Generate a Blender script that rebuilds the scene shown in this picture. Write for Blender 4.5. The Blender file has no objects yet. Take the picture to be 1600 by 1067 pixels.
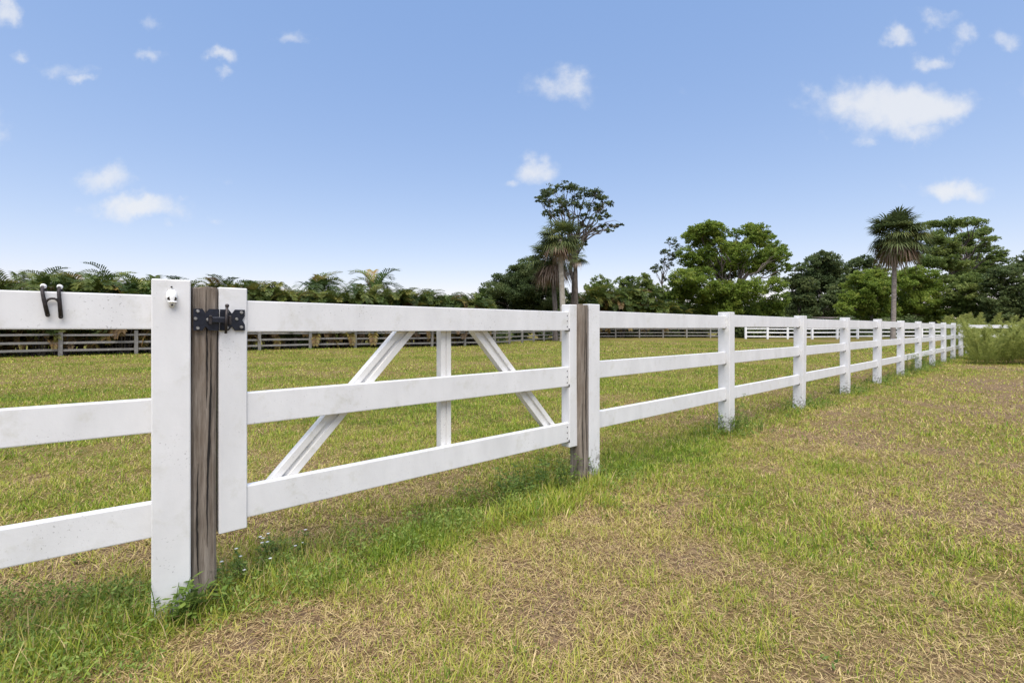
import bpy, bmesh, math, random
import numpy as np
from mathutils import Vector, Matrix

random.seed(7)
RNG = np.random.default_rng(11)
S = bpy.context.scene
COL = S.collection
R = math.radians
PI = math.pi
F = 755.0            # focal length in photo pixels
EYE = 1.2            # eye height
HOR = 513.0          # horizon row

# ------------------------------------------------------------------ helpers
def tag(o, label=None, cat=None, group=None, kind=None):
    if label: o['label'] = label
    if cat: o['category'] = cat
    if group: o['group'] = group
    if kind: o['kind'] = kind
    return o

def empty(name, loc=(0, 0, 0), rz=0.0):
    o = bpy.data.objects.new(name, None)
    COL.objects.link(o)
    o.location = loc
    o.rotation_euler = (0, 0, rz)
    o.empty_display_size = 0.2
    return o

def link(name, me, mat=None, parent=None):
    o = bpy.data.objects.new(name, me)
    COL.objects.link(o)
    if mat is not None and not me.materials:
        me.materials.append(mat)
    if parent is not None:
        o.parent = parent
    return o

def obj_bm(name, bm, mat, parent=None, smooth=False):
    me = bpy.data.meshes.new(name)
    bm.normal_update()
    bm.to_mesh(me)
    bm.free()
    if smooth:
        me.polygons.foreach_set('use_smooth', [True] * len(me.polygons))
    return link(name, me, mat, parent)

def mesh_np(name, V, faces, attrs=None, smooth=False):
    """V (n,3); faces: list of integer arrays (m,k); attrs: {name: per-vertex floats}"""
    me = bpy.data.meshes.new(name)
    V = np.asarray(V, np.float32)
    me.vertices.add(len(V))
    me.vertices.foreach_set('co', V.ravel())
    li, ls, off = [], [], 0
    for f in faces:
        f = np.asarray(f, np.int32)
        if len(f) == 0:
            continue
        li.append(f.ravel())
        ls.append(off + np.arange(len(f), dtype=np.int32) * f.shape[1])
        off += f.size
    li = np.concatenate(li); ls = np.concatenate(ls)
    me.loops.add(len(li)); me.polygons.add(len(ls))
    me.loops.foreach_set('vertex_index', li)
    me.polygons.foreach_set('loop_start', ls)
    if smooth:
        me.polygons.foreach_set('use_smooth', np.ones(len(ls), bool))
    me.update(calc_edges=True)
    for k, a in (attrs or {}).items():
        at = me.attributes.new(k, 'FLOAT', 'POINT')
        at.data.foreach_set('value', np.asarray(a, np.float32))
    return me

class Geo:
    """collects numpy pieces that become ONE mesh"""
    def __init__(s): s.V = []; s.F = {}; s.A = []; s.n = 0
    def add(s, V, faces, a=0.5):
        V = np.asarray(V, float)
        for f in faces:
            f = np.asarray(f, np.int64)
            if len(f): s.F.setdefault(f.shape[1], []).append(f + s.n)
        s.V.append(V)
        s.A.append(np.full(len(V), a, float) if np.isscalar(a) else np.asarray(a, float))
        s.n += len(V)
    def mesh(s, name, smooth=False):
        return mesh_np(name, np.concatenate(s.V), [np.concatenate(v) for v in s.F.values()],
                       {'rnd': np.concatenate(s.A)}, smooth)

def tube_pts(path, radii, n=8, cap=True):
    path = np.asarray(path, float); m = len(path)
    tang = np.gradient(path, axis=0)
    tang /= np.linalg.norm(tang, axis=1)[:, None] + 1e-9
    ref = np.array([0.0, 1.0, 0.13]) if abs(tang[0][1]) < .8 else np.array([1.0, 0.1, 0])
    V = []
    for i in range(m):
        a = np.cross(tang[i], ref); a /= np.linalg.norm(a) + 1e-9
        b = np.cross(tang[i], a)
        th = np.arange(n) * 2 * PI / n
        V.append(path[i] + radii[i] * (np.cos(th)[:, None] * a + np.sin(th)[:, None] * b))
    V = np.concatenate(V)
    q = []
    for i in range(m - 1):
        for k in range(n):
            q.append((i * n + k, i * n + (k + 1) % n, (i + 1) * n + (k + 1) % n, (i + 1) * n + k))
    faces = [np.array(q)]
    if cap:
        V = np.concatenate([V, path[-1:]]); c = len(V) - 1
        faces.append(np.array([((m - 1) * n + k, (m - 1) * n + (k + 1) % n, c) for k in range(n)]))
    return V, faces

def bm_box(bm, x0, x1, y0, y1, z0, z1, bev=0.003, seg=1):
    r = bmesh.ops.create_cube(bm, size=1.0)
    for v in r['verts']:
        v.co = Vector(((x0 + x1) / 2 + v.co.x * (x1 - x0), (y0 + y1) / 2 + v.co.y * (y1 - y0), (z0 + z1) / 2 + v.co.z * (z1 - z0)))
    if bev:
        es = list({e for v in r['verts'] for e in v.link_edges})
        bmesh.ops.bevel(bm, geom=es, offset=bev, segments=seg, affect='EDGES', profile=0.6)

def box(name, x0, x1, y0, y1, z0, z1, mat, parent=None, bev=0.003, seg=1):
    bm = bmesh.new()
    bm_box(bm, x0, x1, y0, y1, z0, z1, bev, seg)
    return obj_bm(name, bm, mat, parent)

def bm_prism(bm, poly, y0, y1, M=None):
    """polygon in x,z pushed from y0 (front) to y1"""
    a = [bm.verts.new((x, y0, z)) for x, z in poly]
    b = [bm.verts.new((x, y1, z)) for x, z in poly]
    n = len(poly)
    bm.faces.new(a); bm.faces.new(b[::-1])
    for i in range(n):
        bm.faces.new((a[i], b[i], b[(i + 1) % n], a[(i + 1) % n]))
    bmesh.ops.recalc_face_normals(bm, faces=bm.faces[:])

def bm_cyl(bm, c, axis, r0, r1, h, n=12):
    q = Vector(axis).normalized().to_track_quat('Z', 'Y').to_matrix().to_4x4()
    M = Matrix.Translation(Vector(c) + Vector(axis).normalized() * h / 2) @ q
    bmesh.ops.create_cone(bm, cap_ends=True, segments=n, radius1=r0, radius2=r1, depth=h, matrix=M)

# ------------------------------------------------------------------ noise fields (numpy value noise)
_perm = np.random.default_rng(5).random((256, 256))
def vnoise(x, y):
    xi = np.floor(x).astype(int); yi = np.floor(y).astype(int)
    fx = x - xi; fy = y - yi
    fx = fx * fx * (3 - 2 * fx); fy = fy * fy * (3 - 2 * fy)
    g = lambda a, b: _perm[a & 255, b & 255]
    return (g(xi, yi) * (1 - fx) + g(xi + 1, yi) * fx) * (1 - fy) + (g(xi, yi + 1) * (1 - fx) + g(xi + 1, yi + 1) * fx) * fy
def fbm(x, y, o=4):
    s = 0; a = .5; t = 0
    for i in range(o):
        s = s + a * vnoise(x * 2 ** i + 17.3 * i, y * 2 ** i + 9.1 * i); t += a; a *= .55
    return s / t
def smooth(x, a, b):
    t = np.clip((x - a) / (b - a), 0, 1); return t * t * (3 - 2 * t)

# ------------------------------------------------------------------ fence frame
TH = R(48.15)
DV = np.array([math.sin(TH), math.cos(TH)])          # along the fence
BV = np.array([-math.cos(TH), math.sin(TH)])         # away from the camera side
P0 = np.array([0.6825, 3.964])                       # centre of the first post right of the gate
RZ = PI / 2 - TH
def t_at(px, yl):
    """distance along the fence at which the plane yl behind/before it is seen at column px"""
    u = (px - 800) / F
    o = P0 + yl * BV
    return (u * o[1] - o[0]) / (DV[0] - u * DV[1])
def local(x, y):
    dx = x - P0[0]; dy = y - P0[1]
    return dx * DV[0] + dy * DV[1], dx * BV[0] + dy * BV[1]
def world(t, yl):
    p = P0 + t * DV + yl * BV
    return float(p[0]), float(p[1])
def at(px, py_or_Z, Z=None):
    """photo column (and row) at depth -> real place"""
    if Z is None:
        return (px - 800) / F * py_or_Z, py_or_Z
    return (px - 800) / F * Z, Z, EYE + (HOR - py_or_Z) / F * Z

def ground_z(x, y):
    r = np.sqrt(x * x + y * y)
    z = (fbm(x * .9 + 31, y * .9 + 7, 3) - .5) * .05 * smooth(r, .2, 2.0)
    z = z + (fbm(x * .06 + 3, y * .06 + 77, 2) - .5) * .25 * smooth(r, 10, 40)
    return z

BLOBS = [  # dry and bare patches seen on the lawn (x, y, radius, strength)
    (at(1290, 4.9) + (0.9, .34)), (at(1060, 2.65) + (.55, .25)), (at(960, 3.3) + (.5, .45)), (at(1420, 6.2) + (1.5, .25)),
    (at(430, 1.95) + (.5, .35)), (at(160, 2.5) + (.7, .5)), (at(100, 3.9) + (.4, .35)), (at(880, 2.2) + (.5, .2)), (at(1500, 3.0) + (.6, .22)),
    (at(1560, 9.5) + (2.0, .2)), (at(340, 1.75) + (.35, .3))]
BLOBS = [b if len(b) == 4 else (b[0], b[1], b[2], b[3]) for b in BLOBS]
def dryness(x, y):
    t, yl = local(x, y)
    d = .62 + (fbm(x * .55, y * .55, 5) - .5) * 1.0 + (fbm(x * 3.1 + 5, y * 3.1, 3) - .5) * .7
    d = d - .25 * smooth(yl, .2, 2.5)                                   # paddock grass is greener
    for bx, by, br, bs in BLOBS:
        d = d + bs * np.exp(-((x - bx) ** 2 + (y - by) ** 2) / (br * br) * 1.2)
    d = d - .75 * np.exp(-((yl + .02 + .10 * np.sin(t * 2.1)) / .24) ** 2) * (.55 + .45 * smooth(t, 1.2, -.2))
    return np.clip(d, 0, 1)

# ------------------------------------------------------------------ materials
def new_mat(name):
    m = bpy.data.materials.new(name); m.use_nodes = True
    nt = m.node_tree
    for n in list(nt.nodes): nt.nodes.remove(n)
    out = nt.nodes.new('ShaderNodeOutputMaterial')
    return m, nt, out
def N(nt, typ, **kw):
    n = nt.nodes.new(typ)
    for k, v in kw.items():
        if k.startswith('i_'):
            n.inputs[k[2:].replace('_', ' ')].default_value = v
        else:
            setattr(n, k, v)
    return n
def ramp(nt, fac, stops, interp='LINEAR'):
    r = nt.nodes.new('ShaderNodeValToRGB'); r.color_ramp.interpolation = interp
    el = r.color_ramp.elements
    while len(el) < len(stops): el.new(.5)
    for e, (p, c) in zip(el, stops):
        e.position = p; e.color = (c[0], c[1], c[2], 1) if not np.isscalar(c) else (c, c, c, 1)
    if fac is not None: nt.links.new(fac, r.inputs[0])
    return r
def noise(nt, vec, scale, detail=4, rough=.55):
    n = nt.nodes.new('ShaderNodeTexNoise'); n.inputs['Scale'].default_value = scale
    n.inputs['Detail'].default_value = detail; n.inputs['Roughness'].default_value = rough
    nt.links.new(vec, n.inputs['Vector']); return n
def mix(nt, fac, a, b, blend='MIX'):
    m = nt.nodes.new('ShaderNodeMix'); m.data_type = 'RGBA'; m.blend_type = blend
    for s, v in ((0, fac), (6, a), (7, b)):
        if hasattr(v, 'links') or hasattr(v, 'is_linked'): nt.links.new(v, m.inputs[s])
        elif np.isscalar(v): m.inputs[s].default_value = v
        else: m.inputs[s].default_value = (v[0], v[1], v[2], 1)
    return m.outputs[2]
def math_n(nt, op, a, b=None, clamp=False):
    m = nt.nodes.new('ShaderNodeMath'); m.operation = op; m.use_clamp = clamp
    for i, v in enumerate((a, b)):
        if v is None: continue
        if np.isscalar(v): m.inputs[i].default_value = v
        else: nt.links.new(v, m.inputs[i])
    return m.outputs[0]

def leaf_mat(name, stops, transl=.3, rough=.55, vary=0.0):
    m, nt, out = new_mat(name)
    a = N(nt, 'ShaderNodeAttribute', attribute_name='rnd')
    c = ramp(nt, a.outputs['Fac'], stops).outputs[0]
    if vary:
        oi = N(nt, 'ShaderNodeObjectInfo')
        hs = N(nt, 'ShaderNodeHueSaturation')
        nt.links.new(math_n(nt, 'ADD', math_n(nt, 'MULTIPLY', oi.outputs['Random'], vary * 2), 1 - vary), hs.inputs['Value'])
        nt.links.new(c, hs.inputs['Color']); c = hs.outputs[0]
    p = N(nt, 'ShaderNodeBsdfPrincipled'); p.inputs['Roughness'].default_value = rough
    p.inputs['Specular IOR Level'].default_value = .25
    nt.links.new(c, p.inputs['Base Color'])
    t = N(nt, 'ShaderNodeBsdfTranslucent'); nt.links.new(c, t.inputs['Color'])
    mx = N(nt, 'ShaderNodeMixShader'); mx.inputs[0].default_value = transl
    nt.links.new(p.outputs[0], mx.inputs[1]); nt.links.new(t.outputs[0], mx.inputs[2])
    nt.links.new(mx.outputs[0], out.inputs[0])
    return m

def vinyl_mat(name, base=(.685, .685, .69), foot=1.0, specks=1.0, grime=1.0):
    m, nt, out = new_mat(name)
    geo = N(nt, 'ShaderNodeNewGeometry'); P = geo.outputs['Position']
    sep = N(nt, 'ShaderNodeSeparateXYZ'); nt.links.new(P, sep.inputs[0])
    # broad, faint weathering
    st = N(nt, 'ShaderNodeMapping'); st.inputs['Scale'].default_value = (1, 1, .35); nt.links.new(P, st.inputs[0])
    n1 = noise(nt, st.outputs[0], 5.5, 6, .6)
    w = ramp(nt, n1.outputs[0], [(.35, 1.0), (.72, .87)]).outputs[0]
    col = mix(nt, 1.0, base, w, 'MULTIPLY')
    # greenish grey film in blotches
    n2 = noise(nt, P, 9, 8, .7)
    f2 = ramp(nt, n2.outputs[0], [(.55, 0.0), (.74, .58 * grime)]).outputs[0]
    col = mix(nt, f2, col, (.46, .45, .38))
    # small dark specks gathered in groups
    v = noise(nt, P, 120, 2, .5)
    g = noise(nt, P, 4.0, 4, .65)
    sp = math_n(nt, 'MULTIPLY', ramp(nt, v.outputs[0], [(.66, 0.0), (.70, 1.0)]).outputs[0],
                ramp(nt, g.outputs[0], [(.485, 0.0), (.64, 1.0)]).outputs[0])
    col = mix(nt, math_n(nt, 'MULTIPLY', sp, .85 * specks), col, (.10, .095, .08))
    # mud splash and trimmer scuffs at the post foot
    if foot:
        mr = N(nt, 'ShaderNodeMapRange'); nt.links.new(sep.outputs[2], mr.inputs[0])
        mr.inputs[1].default_value = .34; mr.inputs[2].default_value = .0; mr.inputs[3].default_value = 0; mr.inputs[4].default_value = 1
        n3 = noise(nt, P, 34, 5, .65)
        f3 = math_n(nt, 'MULTIPLY', ramp(nt, math_n(nt, 'ADD', n3.outputs[0], math_n(nt, 'MULTIPLY', mr.outputs[0], .16)),
                                         [(.60, 0.0), (.66, 1.0)]).outputs[0], math_n(nt, 'MULTIPLY', mr.outputs[0], 1.6, True))
        col = mix(nt, math_n(nt, 'MULTIPLY', f3, .8 * foot), col, (.16, .14, .11))
    p = N(nt, 'ShaderNodeBsdfPrincipled'); p.inputs['Roughness'].default_value = .42
    p.inputs['Specular IOR Level'].default_value = .35
    nt.links.new(col, p.inputs['Base Color'])
    bp = N(nt, 'ShaderNodeBump'); bp.inputs['Strength'].default_value = .15; bp.inputs['Distance'].default_value = .01
    nt.links.new(n2.outputs[0], bp.inputs['Height']); nt.links.new(bp.outputs[0], p.inputs['Normal'])
    nt.links.new(p.outputs[0], out.inputs[0])
    return m

def wood_mat(name, c0, c1, c2, stretch=.06, scale=38):
    m, nt, out = new_mat(name)
    tc = N(nt, 'ShaderNodeTexCoord')
    mp = N(nt, 'ShaderNodeMapping'); mp.inputs['Scale'].default_value = (1, 1, stretch)
    nt.links.new(tc.outputs['Object'], mp.inputs[0])
    n1 = noise(nt, mp.outputs[0], scale, 6, .65)
    n2 = noise(nt, mp.outputs[0], scale * 3.5, 3, .6)
    n3 = noise(nt, tc.outputs['Object'], 3.2, 4, .6)
    c = ramp(nt, n1.outputs[0], [(.30, c0), (.52, c1), (.74, c2)]).outputs[0]
    c = mix(nt, ramp(nt, n2.outputs[0], [(.52, 0.0), (.70, .65)]).outputs[0], c, c0)
    c = mix(nt, ramp(nt, n3.outputs[0], [(.45, 0.0), (.75, .5)]).outputs[0], c, (c0[0] * 1.2, c0[1] * 1.05, c0[2] * .9))
    p = N(nt, 'ShaderNodeBsdfPrincipled'); p.inputs['Roughness'].default_value = .88
    p.inputs['Specular IOR Level'].default_value = .15
    nt.links.new(c, p.inputs['Base Color'])
    bp = N(nt, 'ShaderNodeBump'); bp.inputs['Strength'].default_value = .7; bp.inputs['Distance'].default_value = .006
    nt.links.new(math_n(nt, 'ADD', n1.outputs[0], math_n(nt, 'MULTIPLY', n2.outputs[0], .6)), bp.inputs['Height'])
    nt.links.new(bp.outputs[0], p.inputs['Normal'])
    nt.links.new(p.outputs[0], out.inputs[0])
    return m

def plain_mat(name, c, rough=.5, metal=0.0, nscale=40, amt=.3):
    m, nt, out = new_mat(name)
    tc = N(nt, 'ShaderNodeTexCoord')
    n1 = noise(nt, tc.outputs['Object'], nscale, 5, .6)
    k = ramp(nt, n1.outputs[0], [(.3, 1 - amt), (.7, 1 + amt * .4)]).outputs[0]
    col = mix(nt, 1.0, c, k, 'MULTIPLY')
    p = N(nt, 'ShaderNodeBsdfPrincipled'); p.inputs['Roughness'].default_value = rough
    p.inputs['Metallic'].default_value = metal
    nt.links.new(col, p.inputs['Base Color'])
    nt.links.new(p.outputs[0], out.inputs[0])
    return m

M = {}
M['vinyl'] = vinyl_mat('white_vinyl')
M['vinyl_clean'] = vinyl_mat('white_vinyl_clean', foot=0, specks=.6, grime=.7)
M['vinyl_rail'] = vinyl_mat('white_vinyl_rail', foot=0, specks=.6)
M['vinyl_brace'] = vinyl_mat('white_vinyl_brace', base=(.70, .69, .665), foot=0, specks=1.0, grime=1.6)
M['old_board'] = vinyl_mat('weathered_white_board', base=(.23, .22, .205), foot=1.0, specks=1.5, grime=2.0)
M['far_board'] = vinyl_mat('far_white_board', base=(.78, .78, .79), foot=.4, specks=.4, grime=.6)
M['timber'] = wood_mat('weathered_timber', (.105, .084, .066), (.22, .185, .152), (.35, .305, .26), scale=60)
M['crack'] = plain_mat('timber_crack', (.012, .010, .009), .95)
M['bark'] = wood_mat('tree_bark', (.05, .042, .036), (.14, .12, .105), (.25, .22, .20), stretch=.25, scale=6)
M['palm_bark'] = wood_mat('palm_bark', (.11, .095, .085), (.25, .22, .20), (.38, .34, .31), stretch=2.4, scale=3.2)
M['pale_bark'] = wood_mat('pale_palm_bark', (.22, .20, .17), (.36, .33, .28), (.46, .43, .37), stretch=1.6, scale=3.2)
M['black_metal'] = plain_mat('black_metal', (.014, .017, .028), .42, .3, 60, .5)
M['dark_metal'] = plain_mat('dark_metal', (.05, .042, .042), .55, .5, 70, .7)
M['steel'] = plain_mat('galvanised_steel', (.42, .41, .39), .42, .85, 90, .5)
M['plastic'] = plain_mat('white_plastic', (.84, .84, .83), .35, 0, 60, .08)
M['hole'] = plain_mat('dark_hole', (.03, .022, .018), .9, 0, 50, .6)
M['roof_metal'] = plain_mat('rusty_roof', (.16, .13, .12), .7, .1, 2, .5)
M['shed_wall'] = plain_mat('shed_wall', (.09, .085, .08), .8, 0, 3, .5)

M['areca'] = leaf_mat('areca_leaf', [(0, (.024, .046, .014)), (.3, (.062, .098, .022)), (.55, (.12, .15, .03)), (.78, (.22, .205, .045)), (.86, (.24, .15, .05)), (1, (.16, .105, .06))], .26, .5, .18)
M['sabal'] = leaf_mat('cabbage_palm_leaf', [(0, (.050, .075, .030)), (.5, (.12, .15, .05)), (.85, (.21, .215, .07)), (1, (.28, .25, .09))], .35, .5)
M['dead'] = leaf_mat('dead_frond', [(0, (.12, .085, .06)), (.5, (.27, .19, .14)), (1, (.42, .35, .29))], .2, .8)
M['leaf_light'] = leaf_mat('light_green_leaf', [(0, (.085, .14, .022)), (.4, (.165, .24, .038)), (.8, (.26, .315, .055)), (1, (.34, .36, .075))], .5)
M['leaf_mid'] = leaf_mat('mid_green_leaf', [(0, (.075, .12, .028)), (.5, (.15, .205, .052)), (1, (.25, .285, .08))], .48)
M['leaf_dark'] = leaf_mat('dark_green_leaf', [(0, (.055, .088, .034)), (.5, (.11, .15, .052)), (1, (.18, .21, .08))], .45)
M['leaf_pine'] = leaf_mat('pine_leaf', [(0, (.036, .060, .025)), (.5, (.085, .116, .042)), (1, (.15, .18, .065))], .35)
M['fennel'] = leaf_mat('feathery_weed_leaf', [(0, (.16, .21, .045)), (.5, (.30, .34, .085)), (1, (.44, .44, .14))], .58)
M['weed'] = leaf_mat('weed_leaf', [(0, (.055, .10, .018)), (.5, (.13, .205, .036)), (1, (.25, .32, .07))], .38)
M['petal'] = plain_mat('white_petal', (.8, .8, .78), .6, 0, 10, .05)

# grass: 0..0.5 green, 0.5..1 dry
M['grass'] = leaf_mat('grass_blade', [(0, (.050, .110, .010)), (.15, (.105, .195, .016)), (.32, (.225, .310, .030)), (.50, (.37, .385, .055)),
                                      (.62, (.44, .36, .115)), (.78, (.62, .49, .25)), (.90, (.33, .21, .105)), (1, (.10, .062, .036)), (.91, (.40, .255, .12)), (1, (.16, .095, .05))], .3, .6)
def ground_mat():
    m, nt, out = new_mat('lawn_ground')
    a = N(nt, 'ShaderNodeAttribute', attribute_name='rnd')
    tc = N(nt, 'ShaderNodeTexCoord'); O = tc.outputs['Object']
    n1 = noise(nt, O, 14, 8, .75); n2 = noise(nt, O, 1.7, 6, .65); n3 = noise(nt, O, 70, 4, .7)
    f = math_n(nt, 'ADD', a.outputs['Fac'], math_n(nt, 'MULTIPLY', math_n(nt, 'SUBTRACT', n1.outputs[0], .5), 1.1))
    f = math_n(nt, 'ADD', f, math_n(nt, 'MULTIPLY', math_n(nt, 'SUBTRACT', n2.outputs[0], .5), .5), True)
    c = ramp(nt, f, [(0, (.08, .105, .014)), (.3, (.15, .14, .028)), (.55, (.19, .15, .052)), (.8, (.20, .14, .080)), (1, (.18, .125, .085))]).outputs[0]
    c = mix(nt, ramp(nt, n3.outputs[0], [(.42, 0.0), (.60, .62)]).outputs[0], c, (.075, .052, .028))
    p = N(nt, 'ShaderNodeBsdfPrincipled'); p.inputs['Roughness'].default_value = .95
    p.inputs['Specular IOR Level'].default_value = .05
    nt.links.new(c, p.inputs['Base Color'])
    bp = N(nt, 'ShaderNodeBump'); bp.inputs['Strength'].default_value = .6; bp.inputs['Distance'].default_value = .03
    nt.links.new(n3.outputs[0], bp.inputs['Height']); nt.links.new(bp.outputs[0], p.inputs['Normal'])
    nt.links.new(p.outputs[0], out.inputs[0])
    return m
M['ground'] = ground_mat()

# ------------------------------------------------------------------ ground sheet
def axis(far):
    a = [0.0]; s = .11
    while a[-1] < far:
        if a[-1] > 6: s *= 1.055
        a.append(a[-1] + s)
    return np.array(a)
ax = axis(700); xs = np.concatenate([-ax[:0:-1], ax])
ay = axis(900); by = axis(60); ys = np.concatenate([-by[:0:-1], ay])
XX, YY = np.meshgrid(xs, ys)
gx, gy = XX.ravel(), YY.ravel()
gz = ground_z(gx, gy)
nx, ny = len(xs), len(ys)
ii = (np.arange(ny - 1)[:, None] * nx + np.arange(nx - 1)[None, :]).ravel()
me = mesh_np('lawn', np.stack([gx, gy, gz], 1), [np.stack([ii, ii + 1, ii + 1 + nx, ii + nx], 1)], {'rnd': dryness(gx, gy)}, True)
tag(link('lawn', me, M['ground']), 'mown lawn and paddock ground of mixed green and dry grass', 'ground', kind='structure')

# ------------------------------------------------------------------ grass blades
def blades(x, y, length, width, lean, col, rng, two=True):
    n = len(x)
    z = ground_z(x, y) - .004
    az = rng.random(n) * 2 * PI            # lean direction
    fz = az + PI / 2 + rng.normal(0, .5, n)  # flat direction
    ld = np.stack([np.cos(az), np.sin(az), np.zeros(n)], 1)
    wd = np.stack([np.cos(fz), np.sin(fz), np.zeros(n)], 1) * (width / 2)[:, None]
    base = np.stack([x, y, z], 1)
    s, c = np.sin(lean), np.cos(lean)
    tip_l = np.clip(lean * 1.25 + .10, 0, 1.66); s2, c2 = np.sin(tip_l), np.cos(tip_l)
    mid = base + ld * (s * length * .5)[:, None]; mid[:, 2] += c * length * .5
    tip = mid + ld * (s2 * length * .5)[:, None]; tip[:, 2] += c2 * length * .5
    tip[:, 2] = np.maximum(tip[:, 2], z + .004)
    if two:
        V = np.stack([base - wd * .7, base + wd * .7, mid + wd, mid - wd, tip], 1).reshape(-1, 3)
        b = np.arange(n) * 5
        return V, [np.stack([b, b + 1, b + 2, b + 3], 1), np.stack([b + 3, b + 2, b + 4], 1)], np.repeat(col, 5)
    V = np.stack([base - wd, base + wd, tip], 1).reshape(-1, 3)
    b = np.arange(n) * 3
    return V, [np.stack([b, b + 1, b + 2], 1)], np.repeat(col, 3)

def ring(n, r0, r1, rng):
    half = R(84) if r1 < 7 else (R(72) if r1 < 15 else R(62))
    n = int(n * half / R(60))
    r = np.sqrt(rng.random(n) * (r1 * r1 - r0 * r0) + r0 * r0)
    a = (rng.random(n) * 2 - 1) * half
    return r * np.sin(a), r * np.cos(a)

def turf(name, rings):
    g = Geo(); rng = np.random.default_rng(3)
    for n, r0, r1, l0, l1, w, two in rings:
        x, y = ring(n, r0, r1, rng); n = len(x)
        d = dryness(x, y)
        clump = fbm(x * 6 + 3, y * 6 + 8, 3)
        bare = smooth(fbm(x * 1.7 + 41, y * 1.7 + 13, 4) + .25 * (d - .5), .58, .78)
        keep = rng.random(n) < np.clip(.35 + 1.6 * (clump - .28), .10, 1) * (1 - .50 * bare)
        x, y, d, clump, bare = x[keep], y[keep], d[keep], clump[keep], bare[keep]
        m = len(x)
        isdry = rng.random(m) < np.clip(.14 + d * .74, .10, .86)
        col = np.where(isdry, np.clip(.60 + rng.normal(.16, .20, m), .5, 1), np.clip(.35 + rng.normal(0, .14, m) + .25 * (d - .4), .04, .54))
        lean = np.where(isdry, rng.uniform(.7, 1.5, m), np.abs(rng.normal(.6, .42, m)))
        L = rng.uniform(l0, l1, m) * (.40 + 1.1 * clump) * (1 - .3 * bare) * np.where(isdry, .95, 1.0)
        V, Fc, A = blades(x, y, L, w * rng.uniform(.7, 1.35, m), lean, col, rng, two)
        g.add(V, Fc, A)
    return tag(link(name, g.mesh(name), M['grass']), 'short mown grass blades, part green and part straw coloured', 'grass', kind='stuff')
turf('grass', [
    (210000, .7, 3.0, .028, .082, .0029, True),
    (330000, 3.0, 6.0, .028, .080, .0041, True),
    (270000, 6.0, 12.0, .03, .088, .0105, False),
    (230000, 12.0, 24.0, .035, .085, .018, False),
    (150000, 24.0, 46.0, .05, .11, .04, False),
])

# longer grass left unmown along the fence line
def strip():
    g = Geo(); rng = np.random.default_rng(9)
    def put(t, yl, n, st, sy, l0, l1, w, green=.8):
        tt = t + rng.normal(0, st, n); yy = yl + rng.normal(0, sy, n)
        p = P0[None] + tt[:, None] * DV + yy[:, None] * BV
        dry = rng.random(n) > green
        col = np.where(dry, rng.uniform(.55, .88, n), np.clip(rng.normal(.40, .11, n), .10, .56))
        V, Fc, A = blades(p[:, 0], p[:, 1], rng.uniform(l0, l1, n), w * rng.uniform(.7, 1.3, n), np.abs(rng.normal(.55, .35, n)), col, rng, True)
        g.add(V, Fc, A)
    # under the gate and round its two posts: clumps along the line
    for k in range(100):
        t = rng.uniform(-4.2, .25); c = rng.normal(-.04 + .05 * math.sin(t * 2.1), .12)
        big = .6 + .55 * math.exp(-((t + 2.6) / .7) ** 2) + .35 * math.exp(-((t + .35) / .35) ** 2)
        put(t, c, int(60 * big), .07, .055, .04, .135 * big, .0036, .62)
    for k in range(40):
        t = rng.uniform(-1.3, -.1); put(t, rng.normal(-.22, .12), 45, .05, .05, .05, .17, .0046, .9)
    for k in range(30):     # left corner
        t = rng.uniform(-3.9, -2.75); put(t, rng.normal(-.05, .12), 60, .06, .06, .04, .15, .0036, .66)
    for i in range(1, 12):   # tufts at the foot of every post
        w = 1.0 if i in (1, 5, 6) else .55
        for k in range(int(16 * w) + 5):
            put(i * 2.4 + rng.normal(.1, .22), rng.normal(-.02, .12), 34, .06, .05, .04, .07 + .10 * w, .0055, .75)
    for k in range(80):     # thin line beneath the rails
        t = rng.uniform(.2, 27); put(t, rng.normal(0, .08), 30, .15, .06, .04, .085, .006, .65)
    return tag(link('tall_grass', g.mesh('tall_grass'), M['grass']), 'longer green grass left uncut along the fence line', 'grass', kind='stuff')
strip()

# small broad leaved weeds among the grass, mostly along the fence line
def ground_weeds():
    g = Geo(); rng = np.random.default_rng(55)
    def patch(x, y, n, sp, hmax, leaf, tone):
        px_ = x + rng.normal(0, sp, n); py_ = y + rng.normal(0, sp, n)
        h = hmax * rng.random(n) ** .8 * np.exp(-((px_ - x) ** 2 + (py_ - y) ** 2) / (3 * sp * sp))
        C = np.stack([px_, py_, ground_z(px_, py_) + .008 + h], 1)
        V, Fc = leaf_quads(C, leaf, rng, None, .1, .38)
        g.add(V, Fc, np.repeat(np.clip(rng.normal(tone, .18, n), 0, 1), 4))
    for k in range(62):
        t = rng.uniform(-4.0, .15); yl = rng.normal(-.08, .17)
        x, y = world(t, yl); b = rng.uniform(.6, 1.2)
        patch(x, y, int(150 * b), .075 * b, .16 * b, .021, rng.uniform(.6, .95))
    for i in range(1, 12):
        for k in range(5):
            x, y = world(i * SP_ + rng.normal(.05, .22), rng.normal(-.04, .10)); patch(x, y, 110, .09, .20, .036, rng.uniform(.4, .75))
    for k in range(42):
        px = rng.uniform(-60, 235); Z = rng.uniform(1.62, 2.15); b = rng.uniform(.6, 1.1)
        x, y = at(px, Z); patch(x, y, int(120 * b), .07 * b, .11 * b, .019, rng.uniform(.55, .9))
    x, y = ring(150, 1.0, 8.0, rng)
    for a, b in zip(x, y):
        patch(a, b, 16, .03, .03, .024, rng.uniform(.4, .8))
    return tag(link('ground_weeds', g.mesh('ground_weeds'), M['weed']), 'low bright green broad leaved weeds growing along the fence foot', 'weeds', kind='stuff')
SP_ = 2.4

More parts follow.
